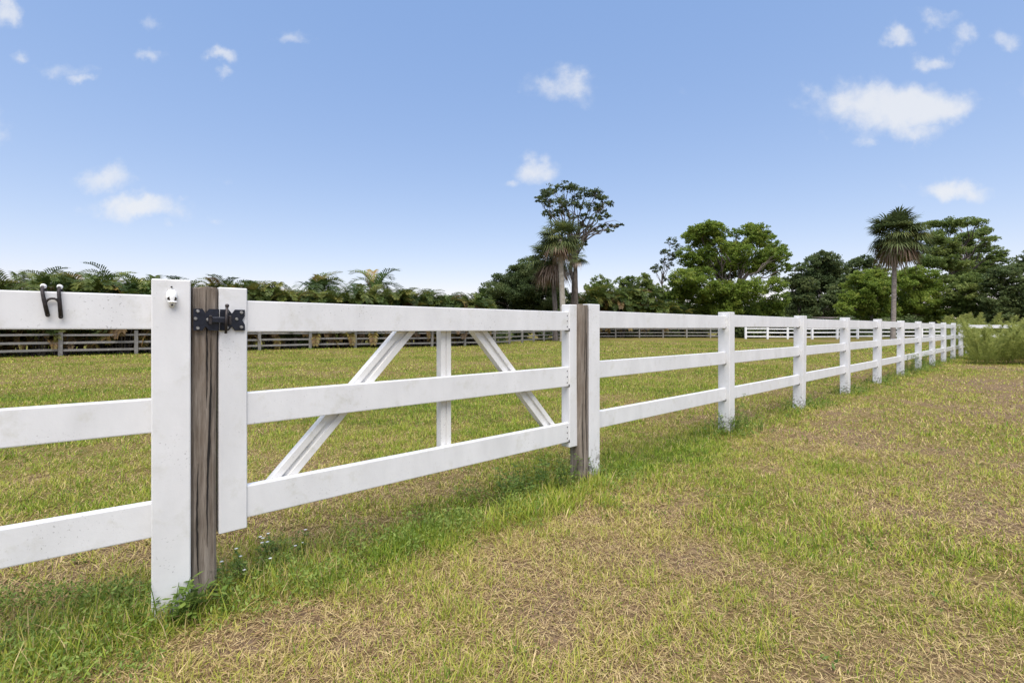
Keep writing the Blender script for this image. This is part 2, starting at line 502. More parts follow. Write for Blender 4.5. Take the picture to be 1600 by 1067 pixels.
# scattered straw lying on the lawn
def straw():
    g = Geo(); rng = np.random.default_rng(21)
    x, y = ring(30000, .8, 6.5, rng)
    d = dryness(x, y); k = rng.random(len(x)) < d ** 1.5
    x, y = x[k], y[k]; n = len(x)
    V, Fc, A = blades(x, y, rng.uniform(.03, .11, n), rng.uniform(.0018, .0034, n), rng.uniform(1.15, 1.5, n), rng.uniform(.66, .9, n), rng, True)
    V[:, 2] += .012
    g.add(V, Fc, A)
    # short matted thatch: dead leaf bits lying flat between the blades
    for n0, r0, r1, l0, l1, w in ((110000, .7, 3.2, .012, .05, .0032), (130000, 3.2, 7.0, .015, .06, .0048), (90000, 7.0, 14.0, .02, .07, .010)):
        x, y = ring(n0, r0, r1, rng)
        d = dryness(x, y); k = rng.random(len(x)) < .18 + .75 * d
        x, y = x[k], y[k]; n = len(x)
        V, Fc, A = blades(x, y, rng.uniform(l0, l1, n), w * rng.uniform(.6, 1.3, n), rng.uniform(1.25, 1.55, n), np.clip(rng.normal(.86, .10, n), .62, 1), rng, False)
        V[:, 2] += np.repeat(rng.uniform(.004, .02, n), 3)
        g.add(V, Fc, A)
    return tag(link('straw', g.mesh('straw'), M['grass']), 'loose dry straw stems lying on the mown lawn', 'straw', kind='stuff')
straw()

# ------------------------------------------------------------------ front fence
PW = .134; HP = PW / 2; PH = 1.392
POST_BEV = .004
def post(name, t, yl, parent, mat, w=PW, top=PH, bottom=-.12, lean=0):
    bm = bmesh.new(); bm_box(bm, -w / 2, w / 2, -w / 2, w / 2, bottom, top, POST_BEV)
    o = obj_bm(name, bm, mat, parent); o.location = (t, yl, 0)
    o.rotation_euler = (lean, lean * .6, 0)
    return o
RAILS = [(.385, .523), (.800, .938), (1.208, 1.349)]
RT = .045
def rail(t0, t1, z0, z1, parent, mat, sag=0.0, yl=0.0, name='rail'):
    bm = bmesh.new(); bm_box(bm, t0, t1, yl - RT / 2, yl + RT / 2, z0, z1, .005, 2)
    o = obj_bm(name, bm, mat, parent)
    return o

right = empty('fence', (P0[0], P0[1], 0), RZ)
tag(right, 'long white three rail fence running right from the gate into the feathery weeds', 'fence')
SP = 2.4
NP = 12
PT = [i * SP - (.091 if i == 0 else 0) for i in range(NP)]
def slot(parent, x, z0, w=.056, yl=0.0):
    o = box('rail_slot', x - .0015, x + .004, yl - w / 2, yl + w / 2 * random.uniform(.6, 1), z0 - random.uniform(.004, .012), z0 + .016, M['hole'], parent, 0)
for i in range(NP):
    post('post', PT[i], 0, right, M['vinyl'], lean=random.uniform(-.011, .011) if i else 0, top=PH + (random.uniform(-.008, .008) if i else 0))
    if i < NP - 1:
        for z0, z1 in RAILS:
            dz = random.uniform(-.008, .008); rail(PT[i] + HP - .012, PT[i + 1] - HP + .012, z0 + dz, z1 + dz, right, M['vinyl_rail'])
            slot(right, PT[i + 1] - HP, z0 + dz)

# cross fence that meets the long one inside the weeds
cx, cy = world((NP - 1) * SP, 0)
cross = empty('fence', (cx, cy, 0), R(-6))
tag(cross, 'white rail fence mostly hidden in feathery weeds at right edge', 'fence')
for i in range(1, 6):
    post('post', i * SP, 0, cross, M['vinyl'])
for i in range(5):
    for z0, z1 in RAILS:
        rail(i * SP + HP - .01 + (.02 if i == 0 else 0), (i + 1) * SP - HP + .012, z0, z1, cross, M['vinyl_rail'])

# left stretch: one post and the rails that leave the picture
tl = (t_at(239, -HP) + t_at(301, -HP)) / 2
lx, ly = world(tl, 0)
left = empty('fence', (lx, ly, 0), RZ)
tag(left, 'nearest white fence panel with wide end post carrying hook and bracket', 'fence')
turn_post = post('post', 0, 0, left, M['vinyl_clean'], w=PW, top=1.402)
lr = empty('rail_turn', (0, 0, 0)); bpy.data.objects.remove(lr)
BEND = R(-5.2)
turn_post.rotation_euler = (0, 0, BEND)
def turn(o): o.rotation_euler = (0, 0, BEND); return o
for z0, z1 in ((.335, .478), (.768, .908), (1.196, 1.338)):
    turn(rail(-2.4 + HP, -HP + .014, z0, z1, left, M['vinyl_rail'], yl=0))
p2 = post('post', -2.4 * math.cos(BEND), -2.4 * math.sin(BEND), left, M['vinyl']); p2.rotation_euler = (0, 0, BEND)
for z0, z1 in ((.335, .478), (.768, .908), (1.196, 1.338)):
    turn(rail(-4.8 + HP, -2.4 - HP + .014, z0, z1, left, M['vinyl_rail'], yl=0))

# ------------------------------------------------------------------ timber posts
def timber(t, yl, w, d, top, label, seed, lean=0):
    rng = random.Random(seed)
    x, y = world(t, yl)
    root = empty('wooden_post', (x, y, 0), RZ)
    tag(root, label, 'post', 'weathered timber posts either side of the gate')
    bm = bmesh.new()
    n = 26; rings = []
    prof = []
    for k in range(28):                                    # rounded square section
        a = k / 28 * 2 * PI
        ca, sa = math.cos(a), math.sin(a)
        m = (abs(ca) ** 7 + abs(sa) ** 7) ** (-1 / 7)
        prof.append((ca * m * w / 2, sa * m * d / 2))
    for i in range(n + 1):
        z = -.1 + (top + .1) * i / n
        ring_ = []
        for k, (px_, py_) in enumerate(prof):
            j = 1 + .018 * math.sin(k * 1.7 + seed) + rng.uniform(-.008, .008)
            ox = .004 * math.sin(z * 3 + seed); 
            ring_.append(bm.verts.new((px_ * j + ox + lean * z, py_ * j, z + (rng.uniform(-.006, .004) if i == n else 0))))
        rings.append(ring_)
    for i in range(n):
        for k in range(28):
            bm.faces.new((rings[i][k], rings[i][(k + 1) % 28], rings[i + 1][(k + 1) % 28], rings[i + 1][k]))
    bm.faces.new(rings[-1]); bm.faces.new(rings[0][::-1])
    obj_bm('post_body', bm, M['timber'], root)
    # long drying cracks in the front face
    for (cx0, z0, z1, cw) in ((w * .18, .25, top - .22, .0045), (-w * .22, .1, .62, .003), (w * .02, top * .62, top - .01, .003)):
        bm = bmesh.new(); L, Rr = [], []
        m = 24
        for i in range(m + 1):
            z = z0 + (z1 - z0) * i / m
            c = cx0 + .006 * math.sin(z * 5 + seed) + rng.uniform(-.0012, .0012) + lean * z + .004 * math.sin(z * 3 + seed)
            ww = cw * math.sin(PI * (i + .3) / (m + .6)) * rng.uniform(.7, 1.2)
            yy = -d / 2 * 1.03 - .0015
            L.append(((c - ww), yy, z)); Rr.append(((c + ww), yy, z))
        vl = [bm.verts.new(p) for p in L]; vr = [bm.verts.new(p) for p in Rr]
        vb = [bm.verts.new((p[0], p[1] + .006, p[2])) for p in L]; vc = [bm.verts.new((p[0], p[1] + .006, p[2])) for p in Rr]
        for i in range(m):
            bm.faces.new((vl[i], vr[i], vr[i + 1], vl[i + 1])); bm.faces.new((vb[i], vl[i], vl[i + 1], vb[i + 1])); bm.faces.new((vr[i], vc[i], vc[i + 1], vr[i + 1]))
        obj_bm('crack', bm, M['crack'], root)
    return root
T_L0, T_L1 = t_at(300.5, -.05), t_at(340, -.05)
timber((T_L0 + T_L1) / 2, .005, T_L1 - T_L0, .105, 1.378, 'weathered grey brown timber post carrying the black gate latch', 3)
T_R0, T_R1 = t_at(906.5, -.075), t_at(921, -.075)
timber((T_R0 + T_R1) / 2, -.015, T_R1 - T_R0, .115, 1.385, 'weathered timber post at hinge end between gate and long fence', 8)

# ------------------------------------------------------------------ gate
gate = empty('gate', (P0[0], P0[1], 0), RZ)
tag(gate, 'white three rail vinyl gate with two slanting braces hung between timber posts', 'gate')
SD = .085
def stile(a, b):
    bm = bmesh.new(); bm_box(bm, a, b, -SD / 2, SD / 2, .288, 1.382, .004)
    return obj_bm('stile', bm, M['vinyl_clean'], gate)
gl0, gl1 = t_at(342, -SD / 2), t_at(386.5, -SD / 2)
gr0, gr1 = t_at(890, -SD / 2), t_at(906.5, -SD / 2)
s1 = stile(gl0, gl1); s2 = stile(gr0, gr1)
GY = -.012
GR = [(.332, .478), (.757, .905), (1.183, 1.327)]
for z0, z1 in GR:
    rail(gl1 - .012, gr0 + .012, z0, z1, gate, M['vinyl_rail'], yl=GY)
for z0, z1 in GR:
    slot(gate, gr0, z0, .06, GY)
def channel(name, a, b, w, y0, y1, groove=.026, gd=.014):
    """brace along a->b (t,z), its ends cut level, shallow groove along its face"""
    a = np.array(a); b = np.array(b)
    bm = bmesh.new()
    d = b - a; up = d / np.linalg.norm(d)
    hw = w / 2 / abs(up[1])              # level cut ends: horizontal half width
    us = [-1, -groove / w, -groove / w * .7, groove / w * .7, groove / w, 1]
    fr = [y0, y0, y0 + gd, y0 + gd, y0, y0]
    prof = [(u * hw, f) for u, f in zip(us, fr)] + [(hw, y1), (-hw, y1)]
    A = [bm.verts.new((a[0] + u, f, a[1])) for u, f in prof]
    B = [bm.verts.new((b[0] + u, f, b[1])) for u, f in prof]
    n = len(prof)
    for i in range(n):
        bm.faces.new((A[i], A[(i + 1) % n], B[(i + 1) % n], B[i]))
    bm.faces.new(A[::-1]); bm.faces.new(B)
    bmesh.ops.recalc_face_normals(bm, faces=bm.faces[:])
    return obj_bm(name, bm, M['vinyl_brace'], gate)
by0 = GY + RT / 2 + .001; by1 = by0 + .05
tb = lambda px: t_at(px, by0)
ZT, ZB = 1.30, .345
def brace_px(px_top, py_top, px_bot, py_bot, w):
    a = tb(px_top); b = tb(px_bot)
    zc = lambda px, py: EYE - (py - HOR) / F * (P0 + tb(px) * DV + by0 * BV)[1]
    za, zb = zc(px_top, py_top), zc(px_bot, py_bot)
    k = (a - b) / (za - zb)
    channel('brace', (b + (ZB - zb) * k, ZB), (a + (ZT - za) * k, ZT), w, by0, by1)
brace_px(633, 520, 443, 746, .088)
brace_px(752, 520, 855, 659, .088)
channel('upright', (tb(697), ZB), (tb(697), ZT), .074, by0, by1, groove=.010, gd=.006)
for z0, z1 in GR:                                   # screws where the rails meet the hinge stile
    for dz in (.03, (z1 - z0) / 2, z1 - z0 - .03):
        bm = bmesh.new()
        bm_cyl(bm, (gr0 - .018, GY - RT / 2 + .001, z0 + dz), (0, -1, 0), .0048, .004, .004, 8)
        obj_bm('screw', bm, M['dark_metal'], gate)

# ------------------------------------------------------------------ latch on timber post and gate
lt0 = t_at(300.5, -.056); lt1 = t_at(341, -.056)
latch = empty('gate_latch', (*world((gl0 + T_L1) / 2, -SD / 2 - .012), 1.237), RZ)
tag(latch, 'black notched metal latch with sliding bolt across timber post and gate', 'latch')
mid_t = (gl0 + T_L1) / 2
def notched(x0, x1, hh, side):
    w = x1 - x0
    p = [(x0, -hh), (x0 + w * .34, -hh), (x0 + w * .47, -hh + .019), (x0 + w * .60, -hh), (x1, -hh)]
    if side > 0: p += [(x1, -hh * .42), (x1 - .011, 0), (x1, hh * .42)]
    p += [(x1, hh), (x0 + w * .60, hh), (x0 + w * .47, hh - .019), (x0 + w * .34, hh), (x0, hh)]
    return p
bm = bmesh.new(); bm_prism(bm, notched(T_L0 - mid_t + .002, T_L1 - mid_t + .004, .047, -1), -.008, -.0035)
obj_bm('plate', bm, M['black_metal'], latch)
bm = bmesh.new(); bm_prism(bm, notched(gl0 - mid_t + .003, gl1 - mid_t - .012, .047, 1), .003, .0095)
obj_bm('plate', bm, M['black_metal'], latch)
bm = bmesh.new(); bm_box(bm, -.042, .026, -.022, -.010, -.014, .012, .003); obj_bm('bolt', bm, M['black_metal'], latch)
for dx in (-.034, .040):
    box('bolt_keeper', dx - .006, dx + .006, -.026, -.007, -.021, .019, M['dark_metal'], latch, .003)
bm = bmesh.new(); bm_cyl(bm, (.022, -.028, -.06), (.04, 0, 1), .0055, .006, .12, 10)
bmesh.ops.create_uvsphere(bm, u_segments=10, v_segments=8, radius=.0085, matrix=Matrix.Translation((.027, -.028, .062)))
obj_bm('bolt_handle', bm, M['dark_metal'], latch, True)
for (sx, sz, y) in ((T_L0 - mid_t + .018, .036, -.0075), (T_L0 - mid_t + .018, -.036, -.0075), (T_L0 - mid_t + .055, .0, -.0075), (T_L0 - mid_t + .010, .004, -.0075),
                   (gl0 - mid_t + .03, .036, .0035), (gl0 - mid_t + .03, -.034, .0035), (gl0 - mid_t + .068, .004, .0035), (gl1 - mid_t - .026, .034, .0035), (gl1 - mid_t - .026, -.032, .0035)):
    bm = bmesh.new(); bm_cyl(bm, (sx, y, sz), (0, -1, 0), .0078, .0055, .005, 12)
    obj_bm('screw', bm, M['steel'], latch, False)

# ------------------------------------------------------------------ double hook over the top rail
th = t_at(82, -.03)
hook = empty('rail_hook', (lx, ly, 0), RZ + BEND)
tag(hook, 'dark metal double hook hanging over top rail at far left', 'hook')
def left_t(px, yl):
    th2 = TH - BEND                    # the bent stretch runs in its own direction
    d2 = np.array([math.sin(th2), math.cos(th2)]); b2 = np.array([-math.cos(th2), math.sin(th2)])
    o = np.array([lx, ly]) + yl * b2; u = (px - 800) / F
    return (u * o[1] - o[0]) / (d2[0] - u * d2[1])
hy = -RT / 2 - .008
zt = 1.338
ha, hb = left_t(66, hy), left_t(92, hy)
for (x_top, x_bot, zb) in ((ha, left_t(75, hy), 1.249), (hb, left_t(95.5, hy), 1.243)):
    g = Geo()
    path = [(x_top, RT / 2 + .012, zt - .03), (x_top, RT / 2 + .012, zt + .004), (x_top, RT / 2 - .002, zt + .018), (x_top, -.006, zt + .022),
            (x_top, hy + .004, zt + .017), (x_top, hy - .003, zt + .004), (x_top * .7 + x_bot * .3, hy - .004, zt - .03), (x_bot, hy - .006, zb)]
    g.add(*tube_pts(path, [.005] * 5 + [.0055, .0062, .007], 10))
    me = g.mesh('arm', True); link('arm', me, M['dark_metal'], hook)
    bm = bmesh.new(); bmesh.ops.create_uvsphere(bm, u_segments=10, v_segments=8, radius=.0071, matrix=Matrix.Translation((x_bot, hy - .006, zb)))
    obj_bm('arm_tip', bm, M['dark_metal'], hook, True)
    bm = bmesh.new(); bm_cyl(bm, (x_top, -.012, zt + .0205), (0, 1, 0), .0085, .0085, .016, 12)
    obj_bm('white_sleeve', bm, M['plastic'], hook, True)
g = Geo()
za = 1.288
xa, xb = ha * .45 + left_t(75, hy) * .55, hb * .55 + left_t(95.5, hy) * .45
arc = [(xa + (xb - xa) * (.5 - .5 * math.cos(PI * k / 12)), hy - .005, za + .024 * math.sin(PI * k / 12)) for k in range(13)]
g.add(*tube_pts(arc, [.0042] * 13, 8)); link('cross_loop', g.mesh('cross_loop', True), M['dark_metal'], hook)

# ------------------------------------------------------------------ white bracket on the left post
bx = t_at(268, -HP) - tl
br = empty('post_bracket', (*world(tl + bx, -HP), 1.318), RZ)
tag(br, 'small white domed bracket with two dark holes on wide fence post', 'bracket')
bm = bmesh.new()
prof = [(-.019, .012), (-.017, .026), (-.009, .038), (0, .041), (.009, .038), (.017, .026), (.019, .012), (.016, -.004), (.010, -.014), (.007, -.028), (-.007, -.028), (-.010, -.014), (-.016, -.004)]
def dome(k, y): return [bm.verts.new((x * k, y, .004 + (z - .004) * k)) for x, z in prof]
r0 = dome(1.08, -.0003); r1 = dome(1.0, -.010); r2 = dome(.78, -.017); r3 = dome(.42, -.021)
for A_, B_ in ((r0, r1), (r1, r2), (r2, r3)):
    for i in range(len(prof)):
        j = (i + 1) % len(prof); bm.faces.new((A_[i], A_[j], B_[j], B_[i]))
bm.faces.new(r3)
bmesh.ops.recalc_face_normals(bm, faces=bm.faces[:])
obj_bm('bracket_body', bm, M['plastic'], br, True)
for sx in (-.0088, .0088):
    bm = bmesh.new(); bm_cyl(bm, (sx, -.0145, .004), (0, -1, 0), .0080, .0072, .006, 14); obj_bm('hole', bm, M['hole'], br)
bm = bmesh.new(); bm_box(bm, -.0165, .0165, -.026, -.012, -.0115, -.0075, .001); obj_bm('ledge', bm, M['plastic'], br)
for z, rr in ((.053, .0036), (-.022, .0045)):
    bm = bmesh.new(); bm_cyl(bm, (0, -.001 if z > 0 else -.016, z), (0, -1, 0), rr, rr * .8, .006, 12); obj_bm('screw', bm, M['dark_metal'], br)

# ------------------------------------------------------------------ back fences
def run_fence(label, pts, mat, rails, top, w, name='fence', extra=None):
    root = empty(name, (pts[0][0], pts[0][1], 0)); tag(root, label, 'fence')
    for i, (x, y) in enumerate(pts):
        zg = float(ground_z(np.array([x]), np.array([y]))[0])
        bm = bmesh.new(); bm_box(bm, -w / 2, w / 2, -w / 2, w / 2, -.2, top, .006)
        o = obj_bm('post', bm, mat, root); o.location = (x - pts[0][0], y - pts[0][1], zg)
        if i + 1 < len(pts):
            x2, y2 = pts[i + 1]; L = math.hypot(x2 - x, y2 - y); a = math.atan2(y2 - y, x2 - x)
            o.rotation_euler = (random.uniform(-.015, .015), random.uniform(-.015, .015), a)
            for z0, z1 in rails:
                bm = bmesh.new(); bm_box(bm, w / 2 - .01, L - w / 2 + .01, -.02, .02, z0, z1, .004)
                q = obj_bm('rail', bm, mat, root); q.location = (x - pts[0][0], y - pts[0][1], zg); q.rotation_euler = (0, random.uniform(-.006, .006), a)
    return root
BF0 = np.array([-27.5, 12.0]); BF1 = np.array([-20.0, 21.4]); BF2 = np.array([-1.3, 36.2]); BF3 = np.array([9.5, 60.0])
pl = [BF0 + (BF1 - BF0) * k / 5 for k in range(5)] + [BF1 + (BF2 - BF1) * k / 9 for k in range(9)] + [BF2 + (BF3 - BF2) * k / 10 for k in range(11)]
run_fence('grey weathered board fence under the palm hedge across the paddock', [tuple(p) for p in pl], M['old_board'], [(.20, .30), (.53, .63), (.88, .97)], 1.12, .15)
pr = [at(px, Z) for px, Z in ((925, 60.5), (962, 60.5), (999, 60.3), (1036, 60.2), (1073, 60), (1110, 60), (1140, 59.8))]
run_fence('dark weathered fence along the shaded trees at paddock back', pr, M['old_board'], [(.22, .33), (.62, .73), (1.02, 1.13)], 1.25, .15)
pw = [at(px, Z) for px, Z in ((1165, 56), (1199, 56.2), (1231, 56.4), (1269, 55), (1308, 55.4), (1340, 56), (1372, 57), (1405, 58), (1440, 59), (1475, 60), (1510, 61))]
run_fence('clean white rail fence at the far right end of paddock', pw, M['far_board'], [(.22, .36), (.70, .84), (1.12, 1.26)], 1.36, .2)

# ------------------------------------------------------------------ shed far behind
sx0, sy0, _ = at(1320, 500, 84)
shed = empty('shed', (sx0, sy0, 0)); tag(shed, 'low dark open shed with flat metal roof behind far white fence', 'shed')
bm = bmesh.new(); bm_box(bm, -4.4, 4.4, -2.6, 2.6, 0, .12, .01)
o = obj_bm('roof', bm, M['roof_metal'], shed); o.location = (0, 0, 2.95); o.rotation_euler = (R(3), 0, 0)
for px_ in (-4, 0, 4):
    for py_ in (-2.2, 2.2):
        box('leg', px_ - .08, px_ + .08, py_ - .08, py_ + .08, -.1, 2.84, M['shed_wall'], shed, .005)
box('back_wall', -4.1, 4.1, 2.32, 2.4, 0, 2.8, M['shed_wall'], shed, .005)

# ------------------------------------------------------------------ broadleaf trees
def rand_dirs(n, rng):
    v = rng.normal(0, 1, (n, 3)); return v / (np.linalg.norm(v, axis=1)[:, None] + 1e-9)
def leaf_quads(C, size, rng, outward=None, droop=0.2, aspect=.55):
    n = len(C)
    u = rand_dirs(n, rng); 
    if outward is not None: u = u * .8 + outward * .7
    u[:, 2] -= droop; u /= np.linalg.norm(u, axis=1)[:, None] + 1e-9
    r = rand_dirs(n, rng) * .75 + np.array([0, 0, .8])
    v = np.cross(u, r); v /= np.linalg.norm(v, axis=1)[:, None] + 1e-9
    s = (size * rng.uniform(.6, 1.35, n))[:, None]
    a = C - u * s * .5; b = C + v * s * aspect * .5; c = C + u * s * .5; d = C - v * s * aspect * .5
    V = np.stack([a, b, c, d], 1).reshape(-1, 3)
    k = np.arange(n) * 4
    return V, [np.stack([k, k + 1, k + 2, k + 3], 1)]

def crown_geo(lobes, leaf, dens, rng, clump=.34, fill=.55, squash=.8, tint=None):
    """lobes (x,y,z,r): each is a group of leaf clumps on its outer shell, gaps in between"""
    g = Geo()
    for li_, (lx_, ly_, lz_, r) in enumerate(lobes):
        k = max(6, int(fill * 52 * min(1.6, (r / 1.6)) ** .9))
        d = rand_dirs(k, rng); d[:, 2] = d[:, 2] * .85 + .12
        cen = np.array([lx_, ly_, lz_]) + d * (r * rng.uniform(.45, 1.0, k) ** .7)[:, None] * np.array([1, 1, squash])
        lobe_t = rng.normal(0, .1)
        for j in range(k):
            cr = r * clump * rng.uniform(.6, 1.3)
            m = max(16, int(9.5 * dens * cr * cr / (leaf * leaf)))
            dd = rand_dirs(m, rng) * (cr * rng.random(m) ** .45)[:, None] * np.array([1, 1, .62])
            C = cen[j] + dd
            out = (C - np.array([lx_, ly_, lz_ - r * .3])); out /= np.linalg.norm(out, axis=1)[:, None] + 1e-9
            V, Fc = leaf_quads(C, leaf, rng, out)
            t = np.clip(.45 + lobe_t + rng.normal(0, .12) + rng.normal(0, .16, m), 0, 1)
            g.add(V, Fc, np.repeat(t, 4))
    return g

def limb(g, a, b, r0, r1, rng, wob=.08, n=7, sides=7):
    a = np.array(a, float); b = np.array(b, float); L = np.linalg.norm(b - a)
    ts = np.linspace(0, 1, n)
    path = a + (b - a) * ts[:, None] + rng.normal(0, wob * L * .35, (n, 3)) * np.sin(PI * ts)[:, None]
    path[:, 2] += .10 * L * np.sin(PI * ts) * (1 if b[2] - a[2] < L * .8 else .3)
    g.add(*tube_pts(path, r0 + (r1 - r0) * ts, sides))
    return path

def tree(name, label, cat, base_px, Z, lobes_px, leaf, dens, mat, seed, depth=.75, trunk_r=.25, group=None, clump=.34, fill=.55, squash=.8, split=.35, limbs=True, bark='bark', filler=1.4):
    rng = np.random.default_rng(seed)
    X, Y = at(base_px, Z)
    zg = float(ground_z(np.array([X]), np.array([Y]))[0])
    root = empty(name, (X, Y, zg)); tag(root, label, cat, group)
    lobes = []
    rs = max(abs(p[0] - base_px) for p in lobes_px) / F * Z
    for (px, py, rp) in lobes_px:
        r = rp / F * Z
        dy = rng.uniform(-1, 1) * depth * max(rs * .6, r)
        lxx, _, lzz = at(px, py, Z + dy)
        lobes.append((lxx - X, dy, max(lzz - zg, r * .6), r))
    main = list(lobes)
    for q in range(int(len(main) * filler)):
        a = main[rng.integers(len(main))]
        near = sorted(main, key=lambda b: (a[0] - b[0]) ** 2 + (a[2] - b[2]) ** 2 + .15 * (a[1] - b[1]) ** 2)[1:5]
        b = near[rng.integers(len(near))]; w = rng.uniform(.35, .65)
        lobes.append((a[0] * w + b[0] * (1 - w), a[1] * w + b[1] * (1 - w) + rng.normal(0, .4), a[2] * w + b[2] * (1 - w), min(a[3], b[3]) * rng.uniform(.75, 1.0)))
    g = Geo()
    zlow = min(l[2] for l in lobes); ztop = max(l[2] for l in lobes)
    hs = zlow * .5 + split * (ztop - zlow) 
    sp = np.array([rng.normal(0, .15), 0, hs])
    limb(g, (0, 0, -.3), sp, trunk_r, trunk_r * .7, rng, .05, 8, 10)
    if limbs:
        for l in main:
            tgt = np.array(l[:3]); st = sp * rng.uniform(.75, 1.0)
            p = limb(g, st, tgt, trunk_r * .38, trunk_r * .08, rng, .14)
            for q in range(3):
                e = tgt + rand_dirs(1, rng)[0] * l[3] * .7
                limb(g, p[rng.integers(3, 6)], e, trunk_r * .11, trunk_r * .03, rng, .12, 5, 5)
    link('trunk', g.mesh('trunk', True), M[bark], root)
    link('crown', crown_geo(lobes, leaf, dens, rng, clump, fill, squash).mesh('crown'), M[mat], root)
    return root

# dark evergreen left of the cabbage palms
tree('evergreen_tree', 'dense dark evergreen tree left of the cabbage palm pair', 'tree', 815, 53,
     [(832, 412, 20), (815, 425, 22), (845, 425, 24), (790, 440, 22), (860, 440, 24), (770, 455, 20), (815, 455, 30), (850, 465, 30), (780, 475, 26), (752, 470, 14), (875, 470, 22), (830, 490, 32), (760, 492, 22), (795, 500, 26), (865, 500, 24)],
     .20, 2.0, 'leaf_dark', 31, .8, .28)
# tall sparse pine
tree('pine_tree', 'tall pine with flat open crown rising above the cabbage palms', 'tree', 896, 52,
     [(850, 302, 11), (864, 296, 11), (880, 292, 12), (897, 296, 12), (915, 302, 12), (932, 303, 11), (945, 313, 9), (952, 318, 7), (842, 312, 8), (858, 318, 11), (875, 314, 10), (890, 318, 9), (908, 320, 11), (925, 324, 11), (940, 328, 9),
      (855, 334, 9), (870, 333, 9), (893, 338, 9), (912, 340, 10), (930, 342, 9), (942, 352, 7), (925, 357, 8), (960, 353, 7), (971, 352, 4), (953, 361, 5), (934, 362, 4), (915, 380, 6), (905, 366, 5)],
     .24, 1.0, 'leaf_pine', 12, .9, .28, clump=.42, fill=.55, squash=.7, split=.80, filler=.9)
# tangle right of the pine
tree('broadleaf_tree', 'rounded mid green tree with bright tips right of pine trunk', 'tree', 938, 66,
     [(936, 440, 13), (925, 450, 12), (948, 452, 14), (935, 465, 16)], .28, 1.5, 'leaf_mid', 41, .7, .2)
tree('broadleaf_tree', 'wide low bright green tree between pine and big light tree', 'tree', 1000, 68,
     [(968, 442, 12), (985, 440, 13), (1002, 438, 14), (1018, 446, 12), (1034, 455, 12), (980, 458, 16), (1005, 460, 18), (1030, 470, 16), (960, 468, 14), (1000, 482, 22), (1040, 486, 16)], .28, 1.6, 'leaf_mid', 42, .7, .25)
tree('slender_tree', 'slender open tree at left edge of big light green tree', 'tree', 1037, 74,
     [(1048, 378, 9), (1058, 388, 8), (1040, 394, 8), (1050, 402, 9), (1030, 418, 8), (1024, 424, 5), (1046, 416, 7), (1036, 408, 6), (1020, 420, 4), (1040, 436, 6)], .26, 1.0, 'leaf_pine', 43, .7, .16, clump=.4, fill=.5, split=.9, filler=.3)
# the big light tree
tree('broadleaf_tree', 'big light green tree with rounded double crown left of far shed', 'tree', 1140, 66,
     [(1076, 372, 14), (1092, 362, 16), (1110, 356, 15), (1124, 364, 14), (1098, 378, 17), (1122, 384, 16), (1150, 366, 12), (1172, 358, 15), (1186, 362, 15), (1180, 380, 16), (1200, 372, 12), (1212, 388, 15), (1224, 400, 13), (1200, 398, 17),
      (1072, 396, 14), (1140, 390, 17), (1160, 396, 18), (1085, 410, 20), (1110, 412, 22), (1140, 420, 24), (1175, 420, 22), (1208, 420, 20), (1226, 420, 10), (1070, 436, 20), (1100, 446, 24), (1135, 456, 26), (1170, 456, 24), (1205, 448, 20), (1218, 470, 16),
      (1060, 462, 20), (1090, 478, 24), (1130, 488, 26), (1170, 488, 26), (1205, 488, 18), (1050, 486, 16)],
     .29, 1.7, 'leaf_light', 51, .8, .42, fill=.62)
# dark belt between
for k, (bp, Zt, lob, lab) in enumerate((
    (1285, 96, [(1282, 402, 14), (1300, 406, 13), (1268, 412, 13), (1290, 420, 18), (1310, 420, 14), (1275, 436, 20), (1305, 445, 20), (1285, 465, 24), (1300, 485, 22)], 'tallest rounded dark pine in belt right of big light tree'),
    (1345, 100, [(1335, 412, 12), (1352, 408, 12), (1362, 418, 12), (1340, 426, 15), (1360, 438, 16), (1335, 446, 18), (1350, 466, 22), (1375, 450, 18), (1345, 486, 22)], 'dark pine just left of the single cabbage palm'),
    (1248, 92, [(1242, 418, 12), (1255, 424, 12), (1240, 440, 15), (1262, 446, 16), (1250, 466, 20), (1235, 484, 16), (1262, 488, 18)], 'low dark tree against right side of big light tree'),
    (1320, 90, [(1325, 440, 14), (1310, 452, 15), (1338, 458, 14), (1300, 470, 16), (1322, 480, 18), (1345, 484, 16)], 'low dark shrubby tree behind shed roof'))):
    tree('dark_tree', lab, 'tree', bp, Zt, lob, .38, 1.7, 'leaf_dark', 60 + k, .8, .3, fill=.6)
